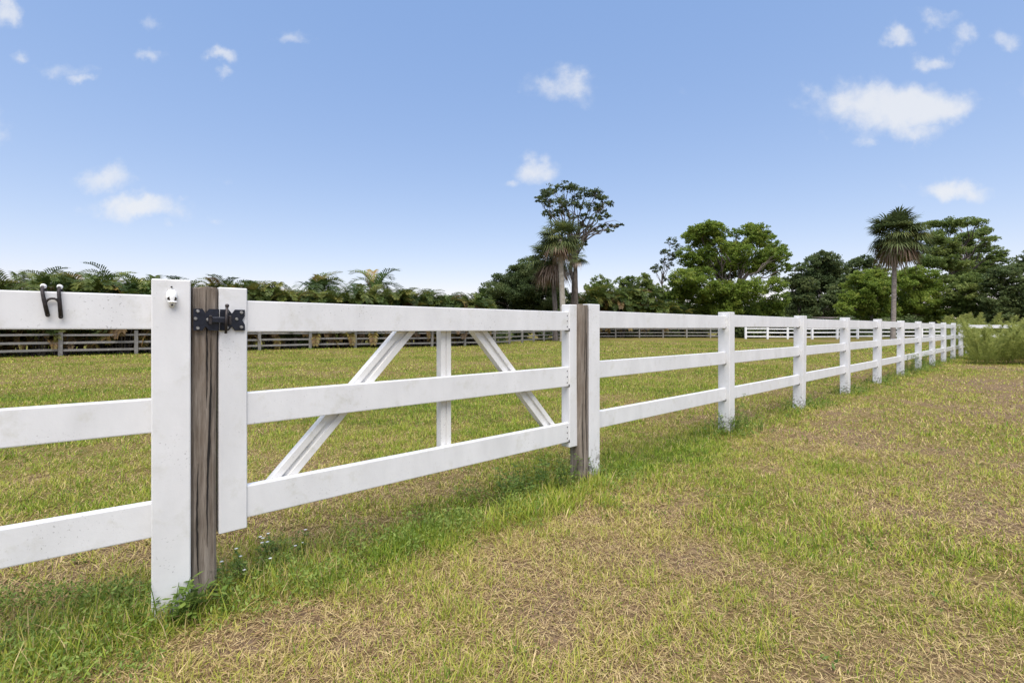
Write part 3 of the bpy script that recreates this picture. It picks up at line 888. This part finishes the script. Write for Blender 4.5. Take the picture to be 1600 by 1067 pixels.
# bright trees behind the single palm
tree('broadleaf_tree', 'low bright yellow green tree behind single palm trunk', 'tree', 1362, 68,
     [(1345, 432, 14), (1365, 428, 14), (1385, 430, 14), (1330, 446, 14), (1352, 448, 18), (1378, 450, 18), (1322, 462, 13), (1345, 468, 20), (1372, 472, 20), (1320, 484, 14), (1350, 490, 20), (1385, 490, 18)], .28, 1.7, 'leaf_light', 71, .8, .25, fill=.6)
tree('broadleaf_tree', 'low leafy green tree right of single palm trunk', 'tree', 1430, 70,
     [(1412, 430, 15), (1432, 426, 14), (1450, 430, 15), (1405, 448, 18), (1432, 448, 20), (1458, 452, 18), (1412, 470, 20), (1440, 474, 22), (1468, 472, 16), (1425, 490, 20), (1460, 492, 18)], .28, 1.7, 'leaf_light', 72, .8, .25, fill=.6)
tree('spreading_tree', 'tall spreading tree with layered airy crown right of palm', 'tree', 1500, 78,
     [(1448, 352, 11), (1465, 350, 10), (1480, 362, 12), (1500, 352, 11), (1514, 346, 11), (1530, 348, 10), (1540, 362, 11), (1548, 374, 9), (1525, 366, 13), (1505, 372, 13), (1485, 380, 12), (1460, 370, 12), (1440, 372, 10), (1445, 390, 12), (1465, 394, 13), (1490, 396, 13),
      (1512, 392, 14), (1535, 390, 11), (1552, 390, 10), (1566, 396, 8), (1430, 402, 12), (1450, 410, 14), (1475, 414, 15), (1500, 416, 15), (1525, 412, 13), (1548, 408, 12), (1568, 408, 9), (1388, 400, 8), (1376, 398, 6), (1405, 405, 9), (1558, 424, 12), (1535, 430, 15), (1505, 436, 16), (1480, 436, 16)],
     .30, 1.25, 'leaf_mid', 73, .9, .4, clump=.44, fill=.6, squash=.65, split=.7, filler=1.5)
for k, (bp, Zt, lob, mt, lab) in enumerate((
    (1510, 66, [(1495, 440, 16), (1520, 436, 16), (1505, 458, 20), (1530, 458, 18), (1490, 478, 18), (1520, 486, 20), (1500, 496, 16)], 'leaf_mid', 'bushy mid green tree below the layered airy crown'),
    (1568, 62, [(1552, 432, 14), (1570, 424, 15), (1590, 420, 14), (1560, 450, 18), (1585, 446, 18), (1550, 470, 18), (1578, 474, 20), (1600, 462, 18), (1560, 492, 18), (1595, 492, 18)], 'leaf_dark', 'dark bushy tree at right edge behind feathery weeds'),
    (1612, 70, [(1598, 408, 12), (1612, 400, 14), (1625, 415, 16), (1600, 428, 14), (1640, 440, 20), (1615, 450, 22), (1650, 470, 24), (1620, 480, 24)], 'leaf_dark', 'tall dark tree cut off by right edge'))):
    tree('bushy_tree', lab, 'tree', bp, Zt, lob, .28, 1.7, mt, 80 + k, .8, .28, fill=.6)

ground_weeds()

# far wood that closes the view behind everything
def woods():
    rng = np.random.default_rng(99); g = Geo()
    lobes = []
    for k in range(150):
        px = rng.uniform(640, 1900); Z = rng.uniform(112, 130)
        X, Y = at(px, Z); h = rng.uniform(4.5, 8.5)
        lobes.append((X, Y, h * .55, h * .5)); lobes.append((X + rng.normal(0, 1.5), Y, h * .25, h * .4))
    gg = crown_geo(lobes, .75, 1.2, rng, .36, .45)
    return tag(link('woods', gg.mesh('woods'), M['leaf_dark']), 'far belt of dark woodland closing the view behind the trees', 'woods', kind='stuff')
woods()

# ------------------------------------------------------------------ cabbage palms (fan leaves)
def fan(g, base, dirv, rad, rng, t, droop=.5, nseg=22, dead=False):
    d = np.array(dirv) / np.linalg.norm(dirv)
    side = np.cross(d, (0, 0, 1.0)); 
    if np.linalg.norm(side) < .1: side = np.array([1.0, 0, 0])
    side /= np.linalg.norm(side); nrm = np.cross(side, d)
    pet = rad * (rng.uniform(.65, 1.2) if not dead else rng.uniform(.5, .8))
    hub = base + d * pet; hub[2] -= .12 * pet * droop
    V, Fc = tube_pts([base, (base + hub) / 2 + np.array([0, 0, .03]), hub], [.03, .022, .016], 4, False)
    g.add(V, Fc, t * .6)
    Vs = []; q = []; tr = []; A = []
    for k in range(nseg):
        a = (k / (nseg - 1) - .5) * R(230 if not dead else 130)
        e = d * math.cos(a) + side * math.sin(a)
        L = rad * (.75 + .35 * math.cos(a * .6)) * rng.uniform(.85, 1.1)
        w = np.cross(e, nrm); w = w / (np.linalg.norm(w) + 1e-9) * rad * .042
        fold = nrm * (.12 * rad * (1 if k % 2 else -.3))
        m = hub + e * L * .55 + fold * .5 + np.array([0, 0, -.06 * L * droop])
        tp = hub + e * L * .92 + np.array([0, 0, -(.30 + rng.uniform(0, .55)) * L * droop])
        o = len(Vs); Vs += [hub - w * .25, hub + w * .25, m + w, m - w, tp]
        q.append((o, o + 1, o + 2, o + 3)); tr.append((o + 3, o + 2, o + 4))
        A += [np.clip(t + rng.normal(0, .1), 0, 1)] * 5
    g.add(np.array(Vs), [np.array(q), np.array(tr)], np.array(A))

def sabal(label, base_px, Z, crown_px, crown_py, rad_px, seed, trunk_r, bark, nlive=46, ndead=18, lower=0.2, boots=False, group=None, skirt=1.0):
    rng = np.random.default_rng(seed)
    X, Y = at(base_px, Z); zg = float(ground_z(np.array([X]), np.array([Y]))[0])
    cxx, _, cz = at(crown_px, crown_py, Z)
    root = empty('cabbage_palm', (X, Y, zg)); tag(root, label, 'palm', group)
    top = np.array([cxx - X, 0, cz - zg])
    R0 = rad_px / F * Z
    g = Geo()
    ts = np.linspace(0, 1, 26)
    path = np.stack([top[0] * ts ** 1.4 + .06 * np.sin(ts * 5), .05 * np.sin(ts * 4), -.3 + (top[2] + .3 - .30) * ts], 1)
    rr = trunk_r * (1.15 - .25 * ts + .12 * np.exp(-ts * 18)) * (1 + rng.normal(0, .02, 26))
    g.add(*tube_pts(path, rr, 14)); link('trunk', g.mesh('trunk', True), M[bark], root)
    g = Geo()
    for k in range(nlive):
        el = math.asin(np.clip(rng.uniform(-lower - .25, 1.0), -1, 1)); az = rng.uniform(0, 2 * PI)
        d = np.array([math.cos(el) * math.cos(az), math.cos(el) * math.sin(az), math.sin(el)])
        t = np.clip(.30 + .25 * (1 - (el + .3)) * .6 + rng.normal(0, .16), 0, 1)
        fan(g, top + np.array([0, 0, rng.uniform(-.25, .15) * R0 * .4]) + d * .1, d, R0 * .48 * rng.uniform(.75, 1.12), rng, t, .34 + .25 * (el < .1))
    link('crown', g.mesh('crown'), M['sabal'], root)
    if ndead:
        g = Geo()
        for k in range(ndead):
            el = -rng.uniform(.55, 1.25); az = rng.uniform(0, 2 * PI)
            d = np.array([math.cos(el) * math.cos(az), math.cos(el) * math.sin(az), math.sin(el)])
            fan(g, top + np.array([0, 0, -rng.uniform(.05, .5) * R0 * .6 * skirt]), d, R0 * .55 * rng.uniform(.8, 1.1), rng, rng.uniform(.1, .9), .9, 13, True)
        link('dead_fronds', g.mesh('dead_fronds'), M['dead'], root)
    return root
sabal('cabbage palm with pale pole trunk and highest crown beside pine', 879, 44, 876, 370, 45, 201, .24, 'pale_bark', 46, 7, .5, skirt=.5)
sabal('cabbage palm with shaggy brown skirt behind the pale trunked palm', 868, 47, 863, 396, 45, 202, .22, 'bark', 46, 34, .6, skirt=.9)
sabal('small cabbage palm hugging the vine clad pine trunk', 899, 50, 900, 400, 22, 203, .24, 'bark', 30, 3, .6, skirt=.8)
sabal('tall single cabbage palm with round shaggy crown at right', 1395, 50, 1400, 364, 47, 204, .205, 'palm_bark', 110, 22, .75, skirt=.4)

# ------------------------------------------------------------------ areca palms (feather leaves)
def feather(g, base, az, el, L, rng, t, sag, nl=17, lw=.045, ll=.42):
    n = 9
    h = np.array([math.cos(az), math.sin(az), 0.0]); pts = [np.array(base, float)]; a = el
    for i in range(n - 1):
        pts.append(pts[-1] + (h * math.cos(a) + np.array([0, 0, math.sin(a)])) * L / (n - 1)); a -= sag / (n - 1) * (1 + i / n)
    pts = np.array(pts)
    V, Fc = tube_pts(pts, np.linspace(.018, .005, n), 4, False); g.add(V, Fc, min(1, t + .12))
    side = np.array([-h[1], h[0], 0.0])
    Vs, q, tr, A = [], [], [], []
    for k in range(nl):
        u = .20 + .8 * k / (nl - 1); f = u * (n - 1); i = min(int(f), n - 2)
        p = pts[i] + (pts[i + 1] - pts[i]) * (f - i); tg = pts[i + 1] - pts[i]; tg /= np.linalg.norm(tg)
        up = np.cross(side, tg); up = up if up[2] > 0 else -up
        le = ll * math.sin(PI * (.12 + .80 * u)) ** .7 * rng.uniform(.85, 1.1)
        for s in (-1, 1):
            e = tg * .62 + side * s * .72 + up * .38; e /= np.linalg.norm(e)
            w = np.cross(e, up); w = w / (np.linalg.norm(w) + 1e-9) * lw / 2
            m = p + e * le * .55; tp = p + e * le + np.array([0, 0, -.22 * le])
            o = len(Vs); Vs += [p - w * .5, p + w * .5, m + w, m - w, tp]
            q.append((o, o + 1, o + 2, o + 3)); tr.append((o + 3, o + 2, o + 4)); A += [np.clip(t + rng.normal(0, .05), 0, 1)] * 5
    g.add(np.array(Vs), [np.array(q), np.array(tr)], np.array(A))
def areca_meshes(seed, H=4.0, stems=9, spread=.75):
    rng = np.random.default_rng(seed)
    gt, gc = Geo(), Geo()
    for s in range(stems):
        a = rng.uniform(0, 2 * PI); rad = spread * math.sqrt(rng.random())
        hh = H * rng.uniform(.30, .68)
        b = np.array([rad * math.cos(a) * .5, rad * math.sin(a) * .5, -.1]); tp = np.array([rad * math.cos(a) * 1.3, rad * math.sin(a) * 1.3, hh])
        gt.add(*tube_pts([b, b * .6 + tp * .4, tp], [.05, .042, .035], 6))
        for k in range(8):
            az = a + rng.normal(0, 1.3); el = rng.uniform(.75, 1.5); 
            t = rng.choice([.12, .3, .42, .55, .68, .8, .92], p=[.20, .26, .24, .16, .09, .03, .02]) + rng.normal(0, .03)
            feather(gc, tp, az, el, H * rng.uniform(.32, .48), rng, t, rng.uniform(1.1, 2.2), ll=.118 * H, lw=.013 * H)
        for k in range(2):        # old fronds hanging low
            feather(gc, tp * np.array([1, 1, .85]), rng.uniform(0, 2 * PI), rng.uniform(-.3, .3), H * .38, rng, rng.uniform(.8, 1), 1.3, ll=.11 * H, lw=.014 * H)
    return gt.mesh('trunk', True), gc.mesh('crown')
AREC = [areca_meshes(300 + k, 4.0, 8 + k % 3) for k in range(5)] + [areca_meshes(310, 4.0, 4, .4), areca_meshes(311, 4.0, 3, .3)]
def areca(x, y, s, v, rz, label, group=None, name='areca_palm', sz=None):
    zg = float(ground_z(np.array([x]), np.array([y]))[0])
    root = empty(name, (x, y, zg), rz); root.scale = (s, s, sz or s)
    tag(root, label, 'palm', group)
    t, c = AREC[v]
    link('trunk', t, M['bark'], root); link('crown', c, M['areca'], root)
    return root
rr_ = random.Random(4)
def hedge_pts(a, b, step, off, jit):
    a, b = np.array(a), np.array(b); L = np.linalg.norm(b - a); d = (b - a) / L; nrm = np.array([-d[1], d[0]])
    k = 0.0
    while k < L:
        yield a + d * (k + rr_.uniform(-jit, jit)) + nrm * (off + rr_.uniform(-jit, jit))
        k += step
HL = 'feathery areca palm in the palm hedge behind weathered fence'
HG = 'areca palms forming the hedge across the paddock'
def hedge_scale(px):
    pts = [(-200, .95), (0, .97), (60, .88), (110, .98), (180, 1.05), (240, .98), (330, .96), (420, .96), (520, .96), (620, .98), (700, .98), (780, 1.0)]
    return float(np.interp(px, [p[0] for p in pts], [p[1] for p in pts]))
for (a, b) in ((BF0, BF1), (BF1, BF2)):
    for off, stp in ((.95, 2.3), (1.6, 1.1), (2.6, 1.3)):
        for p in hedge_pts(a, b, stp, off, .22):
            px = 800 + F * p[0] / p[1]
            areca(p[0], p[1], hedge_scale(px) * (1.10 if off > 1 else .72) * rr_.uniform(.84, 1.05), rr_.randrange(5), rr_.uniform(0, 6.28), HL, HG)
for (px, Z, s, v, lab) in ((482, 31.5, 1.56, 5, 'taller areca palm rising above hedge over middle of gate rail'), (578, 35, 1.72, 6, 'tallest slender areca palm standing clear above the hedge'),
                           (195, 27, 1.22, 0, 'tall full areca palm in hedge left of the wide post'), (112, 26, 1.15, 2, 'broad areca palm in hedge behind the rail hook'), (20, 24, 1.08, 5, 'slender areca palm at far left end of visible hedge'), (420, 31, 1.16, 6, 'slender areca palm just right of the latch in hedge'), (655, 38, 1.12, 5, 'slender areca palm in hedge above gate upright')):
    x, y = at(px, Z); areca(x, y, s * .95, v, px, lab, sz=s)
HG2 = 'areca palms in the shade right of the pine'
for (px, Z, s) in ((918, 61.5, 1.6), (930, 62.5, 1.75), (944, 61.8, 1.65), (958, 62.5, 1.8), (972, 62, 1.7), (987, 63, 1.75), (1003, 62, 1.6), (905, 60.8, 1.5), (1020, 62.5, 1.5), (1036, 62, 1.4), (1052, 62.5, 1.3)):
    x, y = at(px, Z); areca(x, y, s, rr_.randrange(5), rr_.uniform(0, 6), 'areca palm in the shaded row right of the pine trunk', HG2)

# shaded undergrowth under the hedge
def undergrowth():
    rng = np.random.default_rng(77); lobes = []
    for a, b in ((BF0, BF1), (BF1, BF2), (BF2, BF3)):
        d = (b - a) / np.linalg.norm(b - a); nrm = np.array([-d[1], d[0]]); L = np.linalg.norm(b - a)
        for k in range(int(L * 1.6)):
            p = a + d * rng.uniform(0, L) + nrm * rng.uniform(.9, 3.6)
            lobes.append((p[0], p[1], rng.uniform(.3, 1.5), rng.uniform(.5, .9)))
            p = a + d * rng.uniform(0, L) + nrm * rng.uniform(2.2, 4.2); lobes.append((p[0], p[1], rng.uniform(1.2, 2.5), rng.uniform(.6, .9)))
    for k in range(80):
        X, Y = at(rng.uniform(890, 1080), rng.uniform(64, 70)); lobes.append((X, Y, rng.uniform(.6, 3.6), rng.uniform(1.0, 1.7)))
    for k in range(110):
        X, Y = at(rng.uniform(900, 1560), rng.uniform(62, 66)); lobes.append((X, Y, rng.uniform(.4, 1.8), rng.uniform(.9, 1.6)))
    gg = crown_geo(lobes, .26, 1.1, rng, .45, .55)
    return tag(link('undergrowth', gg.mesh('undergrowth'), M['leaf_dark']), 'shaded leafy undergrowth beneath hedge and trees', 'undergrowth', kind='stuff')
undergrowth()

# ------------------------------------------------------------------ feathery weeds at the right
def plume_mesh(seed, H, n_stem, spread):
    rng = np.random.default_rng(seed); g = Geo(); gs = Geo()
    for s in range(n_stem):
        a = rng.uniform(0, 2 * PI); r = spread * math.sqrt(rng.random())
        h = H * rng.uniform(.6, 1.05)
        b = np.array([r * math.cos(a), r * math.sin(a), 0.0]); tip = b + np.array([math.cos(a) * h * .35 + rng.normal(0, .12), math.sin(a) * h * .35, h])
        gs.add(*tube_pts([b, b * .5 + tip * .5 + np.array([0, 0, .06 * h]), tip], [.008, .006, .002], 4, False))
        m = int(150 * h)
        u = rng.uniform(.12, 1, m)
        p = b + (tip - b) * u[:, None] + np.array([0, 0, 1])[None] * (.12 * h * np.sin(PI * u))[:, None]
        aa = rng.uniform(0, 2 * PI, m); ln = (.10 + .22 * (1 - u)) * rng.uniform(.6, 1.2, m) * (h / 1.4) ** .5
        e = np.stack([np.cos(aa) * .8, np.sin(aa) * .8, rng.uniform(.1, .9, m)], 1); e /= np.linalg.norm(e, axis=1)[:, None]
        q = p + e * ln[:, None]
        w = rand_dirs(m, rng) * .009
        V = np.stack([p - w, p + w, q + w * .6, q - w * .6], 1).reshape(-1, 3); k = np.arange(m) * 4
        t = np.clip(.28 + .45 * u + rng.normal(0, .14, m), 0, 1)
        g.add(V, [np.stack([k, k + 1, k + 2, k + 3], 1)], np.repeat(t, 4))
    return gs.mesh('stem'), g.mesh('foliage')
PL = [plume_mesh(400 + k, 1.6, 18, .62) for k in range(3)]
WL = 'tall feathery green weed in the thicket over the fence corner'
WG = 'feathery weeds smothering the fence corner'
for k in range(32):
    px = rr_.uniform(1502, 1690); Z = rr_.uniform(15.5, 25)
    if px < 1530: Z = rr_.uniform(20.5, 25)
    x, y = at(px, Z)
    t_, yl_ = local(x, y)
    if yl_ < -1.5 and px < 1540: continue
    s = rr_.uniform(.38, .66) if px < 1540 else rr_.uniform(.5, .98)
    o = empty('feathery_weed', (x, y, float(ground_z(np.array([x]), np.array([y]))[0])), rr_.uniform(0, 6)); o.scale = (s, s, s)
    st, fo = PL[k % 3]
    tag(o, WL, 'weed', WG); link('stem', st, M['fennel'], o); link('foliage', fo, M['fennel'], o)
for (px, Z, s, lab) in ((1492, 26, 1.0, 'yellow green weed sprouting just above the last visible post tops'), (1522, 28, 1.1, 'bright yellow green weed rising behind the fence corner')):
    x, y = at(px, Z); o = empty('feathery_weed', (x, y, 0), 1.0); o.scale = (s, s, s * 1.15); tag(o, lab, 'weed')
    st, fo = PL[1]; link('stem', st, M['fennel'], o); link('foliage', fo, M['fennel'], o)

# ------------------------------------------------------------------ small weeds by the posts
def weed(px, py, h, n, label, seed, leaf=.03, flowers=0, mat='weed', spread=.05):
    rng = np.random.default_rng(seed)
    Z = F * EYE / (py - HOR); x, y = at(px, Z)
    root = empty('weed', (x, y, float(ground_z(np.array([x]), np.array([y]))[0]))); tag(root, label, 'weed')
    gs, gl, gf = Geo(), Geo(), Geo()
    for s in range(n):
        a = rng.uniform(0, 2 * PI); hh = h * rng.uniform(.5, 1.05); r = spread * rng.random()
        b = np.array([r * math.cos(a), r * math.sin(a), -.01]); tp = b + np.array([math.cos(a) * hh * rng.uniform(.1, .6), math.sin(a) * hh * rng.uniform(.1, .6), hh])
        gs.add(*tube_pts([b, (b + tp) / 2 + np.array([0, 0, .05 * hh]), tp], [.0028, .0022, .001], 5, False))
        m = max(8, int(hh / leaf * 3.2))
        u = rng.uniform(.18, 1, m); aa = rng.uniform(0, 2 * PI, m)
        p = b + (tp - b) * u[:, None]
        e = np.stack([np.cos(aa), np.sin(aa), rng.uniform(-.2, .5, m)], 1); e /= np.linalg.norm(e, axis=1)[:, None]
        L = (leaf * rng.uniform(.7, 1.4, m))[:, None]
        sd = np.cross(e, [0, 0, 1.0]); sd /= np.linalg.norm(sd, axis=1)[:, None] + 1e-9
        c = p + e * L * .3
        V = np.stack([c, c + e * L * .5 + sd * L * .25, c + e * L, c + e * L * .5 - sd * L * .25], 1).reshape(-1, 3); k = np.arange(m) * 4
        gl.add(V, [np.stack([k, k + 1, k + 2, k + 3], 1)], np.repeat(np.clip(rng.normal(.5, .2, m), 0, 1), 4))
        if flowers and s < flowers:
            for q in range(6):
                an = q * PI / 3; d = np.array([math.cos(an), math.sin(an), .2]); w = np.array([-d[1], d[0], 0]) * .0028
                c = tp + np.array([0, 0, .004])
                gf.add(np.array([c, c + d * .006 + w, c + d * .009, c + d * .006 - w]), [np.array([[0, 1, 2, 3]])])
    link('stem', gs.mesh('stem'), M[mat], root); link('leaves', gl.mesh('leaves'), M[mat], root)
    if flowers: link('flower', gf.mesh('flower'), M['petal'], root)
    return root
weed(268, 978, .20, 9, 'leafy green weed growing against foot of wide white post', 501, .035)
weed(320, 955, .16, 10, 'weed clump at foot of timber latch post', 502, .03)
weed(395, 905, .13, 12, 'low weed with tiny white flowers under latch end of gate', 503, .02, 7, spread=.12)
weed(440, 868, .14, 12, 'low white flowered weed under the gate stile bottom', 504, .02, 6, spread=.12)
weed(860, 762, .30, 16, 'bushy weed left of the timber hinge post', 505, .03, spread=.16)
weed(810, 775, .26, 14, 'loose weed under hinge end of gate bottom rail', 506, .03, spread=.16)
weed(932, 745, .20, 6, 'small weed at foot of first long fence post', 507, .025)
weed(1138, 676, .42, 12, 'weed climbing foot of second long fence post', 508, .035, spread=.1)
weed(1170, 672, .22, 14, 'low weed clump right of second long fence post', 509, .03, spread=.18)
weed(1252, 634, .22, 10, 'weed clump at foot of third long fence post', 510, .035, spread=.14)
weed(1420, 584, .55, 22, 'bushy feathery weed between sixth and seventh long fence posts', 511, .05, spread=.3)
weed(1440, 576, .6, 18, 'weed bush beside seventh long fence post', 512, .05, spread=.25)
weed(1385, 596, .25, 10, 'low weed at foot of fifth long fence post', 513, .04, spread=.2)
weed(1478, 558, .6, 16, 'weed bush at foot of far long fence posts', 514, .055, spread=.35)

# ------------------------------------------------------------------ camera, light, sky
cam = bpy.data.cameras.new('camera'); co = bpy.data.objects.new('camera', cam); COL.objects.link(co)
co.location = (0, 0, EYE); co.rotation_euler = (PI / 2, 0, 0)
cam.sensor_width = 36; cam.lens = F / 1600 * 36; cam.shift_y = -(533.5 - HOR) / 1600
cam.clip_start = .05; cam.clip_end = 3000
S.camera = co

SUN_EL, SUN_AZ = R(66), R(182)      # azimuth clockwise from +Y (ahead of the camera)
sd = Vector((math.sin(SUN_AZ) * math.cos(SUN_EL), math.cos(SUN_AZ) * math.cos(SUN_EL), math.sin(SUN_EL)))
sun = bpy.data.lights.new('sun', 'SUN'); so = bpy.data.objects.new('sun', sun); COL.objects.link(so)
sun.energy = 3.0; sun.angle = R(58); sun.color = (1, .955, .89)
so.rotation_euler = (-sd).to_track_quat('-Z', 'Y').to_euler(); so.location = (0, 0, 30)

W = bpy.data.worlds.new('World'); S.world = W; W.use_nodes = True
nt = W.node_tree
for n in list(nt.nodes): nt.nodes.remove(n)
out = nt.nodes.new('ShaderNodeOutputWorld'); bg = nt.nodes.new('ShaderNodeBackground'); nt.links.new(bg.outputs[0], out.inputs[0])
bg.inputs['Strength'].default_value = .12
sky = nt.nodes.new('ShaderNodeTexSky'); sky.sky_type = 'NISHITA'; sky.sun_disc = False
sky.sun_elevation = SUN_EL; sky.sun_rotation = SUN_AZ
sky.air_density = 1.0; sky.dust_density = .6; sky.ozone_density = 2.0; sky.altitude = 0
tc = nt.nodes.new('ShaderNodeTexCoord'); D = tc.outputs['Generated']
sep = nt.nodes.new('ShaderNodeSeparateXYZ'); nt.links.new(D, sep.inputs[0])
yy = math_n(nt, 'MAXIMUM', sep.outputs[1], .02)
uv = nt.nodes.new('ShaderNodeCombineXYZ')
nt.links.new(math_n(nt, 'DIVIDE', sep.outputs[0], yy), uv.inputs[0]); nt.links.new(math_n(nt, 'DIVIDE', sep.outputs[2], yy), uv.inputs[1])
wn = noise(nt, uv.outputs[0], 9, 5, .6); wn2 = noise(nt, uv.outputs[0], 16, 6, .62)
sh = nt.nodes.new('ShaderNodeVectorMath'); sh.operation = 'SUBTRACT'; nt.links.new(wn.outputs['Color'], sh.inputs[0]); sh.inputs[1].default_value = (.5, .5, .5)
sc_ = nt.nodes.new('ShaderNodeVectorMath'); sc_.operation = 'SCALE'; nt.links.new(sh.outputs[0], sc_.inputs[0]); sc_.inputs['Scale'].default_value = .10
ad = nt.nodes.new('ShaderNodeVectorMath'); ad.operation = 'ADD'; nt.links.new(uv.outputs[0], ad.inputs[0]); nt.links.new(sc_.outputs[0], ad.inputs[1])
CL = [(1395, 168, 95, 36, 1.15), (1330, 165, 40, 24, .9), (1460, 172, 58, 28, 1.0), (1430, 205, 50, 20, .75), (1280, 150, 25, 18, .5), (880, 132, 45, 24, .72), (900, 120, 20, 16, .6), (836, 266, 30, 18, .8), (798, 286, 14, 8, .5),
      (1486, 297, 48, 14, .85), (1450, 90, 28, 12, .7), (1400, 57, 22, 14, .7), (1470, 33, 28, 10, .45), (1508, 53, 20, 14, .55), (1580, 60, 20, 14, .65),
      (162, 278, 40, 20, .75), (215, 325, 62, 18, .95), (180, 318, 30, 16, .8), (100, 105, 40, 14, .5), (130, 118, 18, 9, .6), (232, 88, 22, 12, .6), (222, 38, 16, 14, .5), (342, 90, 20, 13, .75), (350, 116, 12, 7, .5), (452, 61, 24, 12, .6), (32, 86, 14, 8, .5),
      (5, 10, 22, 20, .85), (352, 278, 14, 7, .35), (285, 312, 10, 6, .4), (340, 345, 14, 6, .3), (260, 355, 12, 8, .35), (1075, 143, 12, 6, .25), (1350, 228, 16, 8, .45), (-60, 200, 60, 30, .7), (1680, 140, 70, 30, .8), (1760, 300, 90, 25, .7), (-160, 60, 80, 30, .7)]
acc = None
for (px, py, rx, ry, k) in CL:
    s1_ = nt.nodes.new('ShaderNodeVectorMath'); s1_.operation = 'SUBTRACT'; nt.links.new(ad.outputs[0], s1_.inputs[0]); s1_.inputs[1].default_value = ((px - 800) / F, (HOR - py) / F, 0)
    m1 = nt.nodes.new('ShaderNodeVectorMath'); m1.operation = 'MULTIPLY'; nt.links.new(s1_.outputs[0], m1.inputs[0]); m1.inputs[1].default_value = (F / rx / 1.6, F / ry / 1.6, 0)
    ln = nt.nodes.new('ShaderNodeVectorMath'); ln.operation = 'LENGTH'; nt.links.new(m1.outputs[0], ln.inputs[0])
    mr = nt.nodes.new('ShaderNodeMapRange'); mr.interpolation_type = 'SMOOTHSTEP'; nt.links.new(ln.outputs['Value'], mr.inputs[0])
    mr.inputs[1].default_value = 1.15; mr.inputs[2].default_value = .1; mr.inputs[3].default_value = 0; mr.inputs[4].default_value = k
    acc = mr.outputs[0] if acc is None else math_n(nt, 'MAXIMUM', acc, mr.outputs[0])
cm = math_n(nt, 'ADD', acc, math_n(nt, 'MULTIPLY', math_n(nt, 'SUBTRACT', wn2.outputs[0], .5), 1.25))
cmr = nt.nodes.new('ShaderNodeMapRange'); cmr.interpolation_type = 'SMOOTHSTEP'; nt.links.new(cm, cmr.inputs[0])
cmr.inputs[1].default_value = .10; cmr.inputs[2].default_value = 1.05; cmr.inputs[3].default_value = 0; cmr.inputs[4].default_value = .80
msk = math_n(nt, 'MULTIPLY', cmr.outputs[0], math_n(nt, 'GREATER_THAN', sep.outputs[1], .05))
msk = math_n(nt, 'MULTIPLY', msk, math_n(nt, 'GREATER_THAN', acc, .001))
CLOUD = 3.5
EXP = .9
kk = 1 / (.15 * 2 ** EXP)
SKYC = mix(nt, 1.0, mix(nt, 1.0, sky.outputs[0], (.95, .645, .42), 'MULTIPLY'), (.005 * kk, .150 * kk, .48 * kk), 'ADD')      # sky light graded by colour: tinted, then blue added
SKYC = mix(nt, .25, SKYC, (.30 * kk, .44 * kk, .73 * kk))
col = mix(nt, msk, SKYC, (CLOUD * .97, CLOUD * .98, CLOUD))
nt.links.new(col, bg.inputs['Color'])

S.view_settings.view_transform = 'Standard'; S.view_settings.look = 'None'
S.view_settings.exposure = 1.12; S.view_settings.gamma = 1
S.render.engine = 'CYCLES'
S.cycles.max_bounces = 8; S.cycles.diffuse_bounces = 6; S.cycles.transmission_bounces = 6; S.cycles.transparent_max_bounces = 4
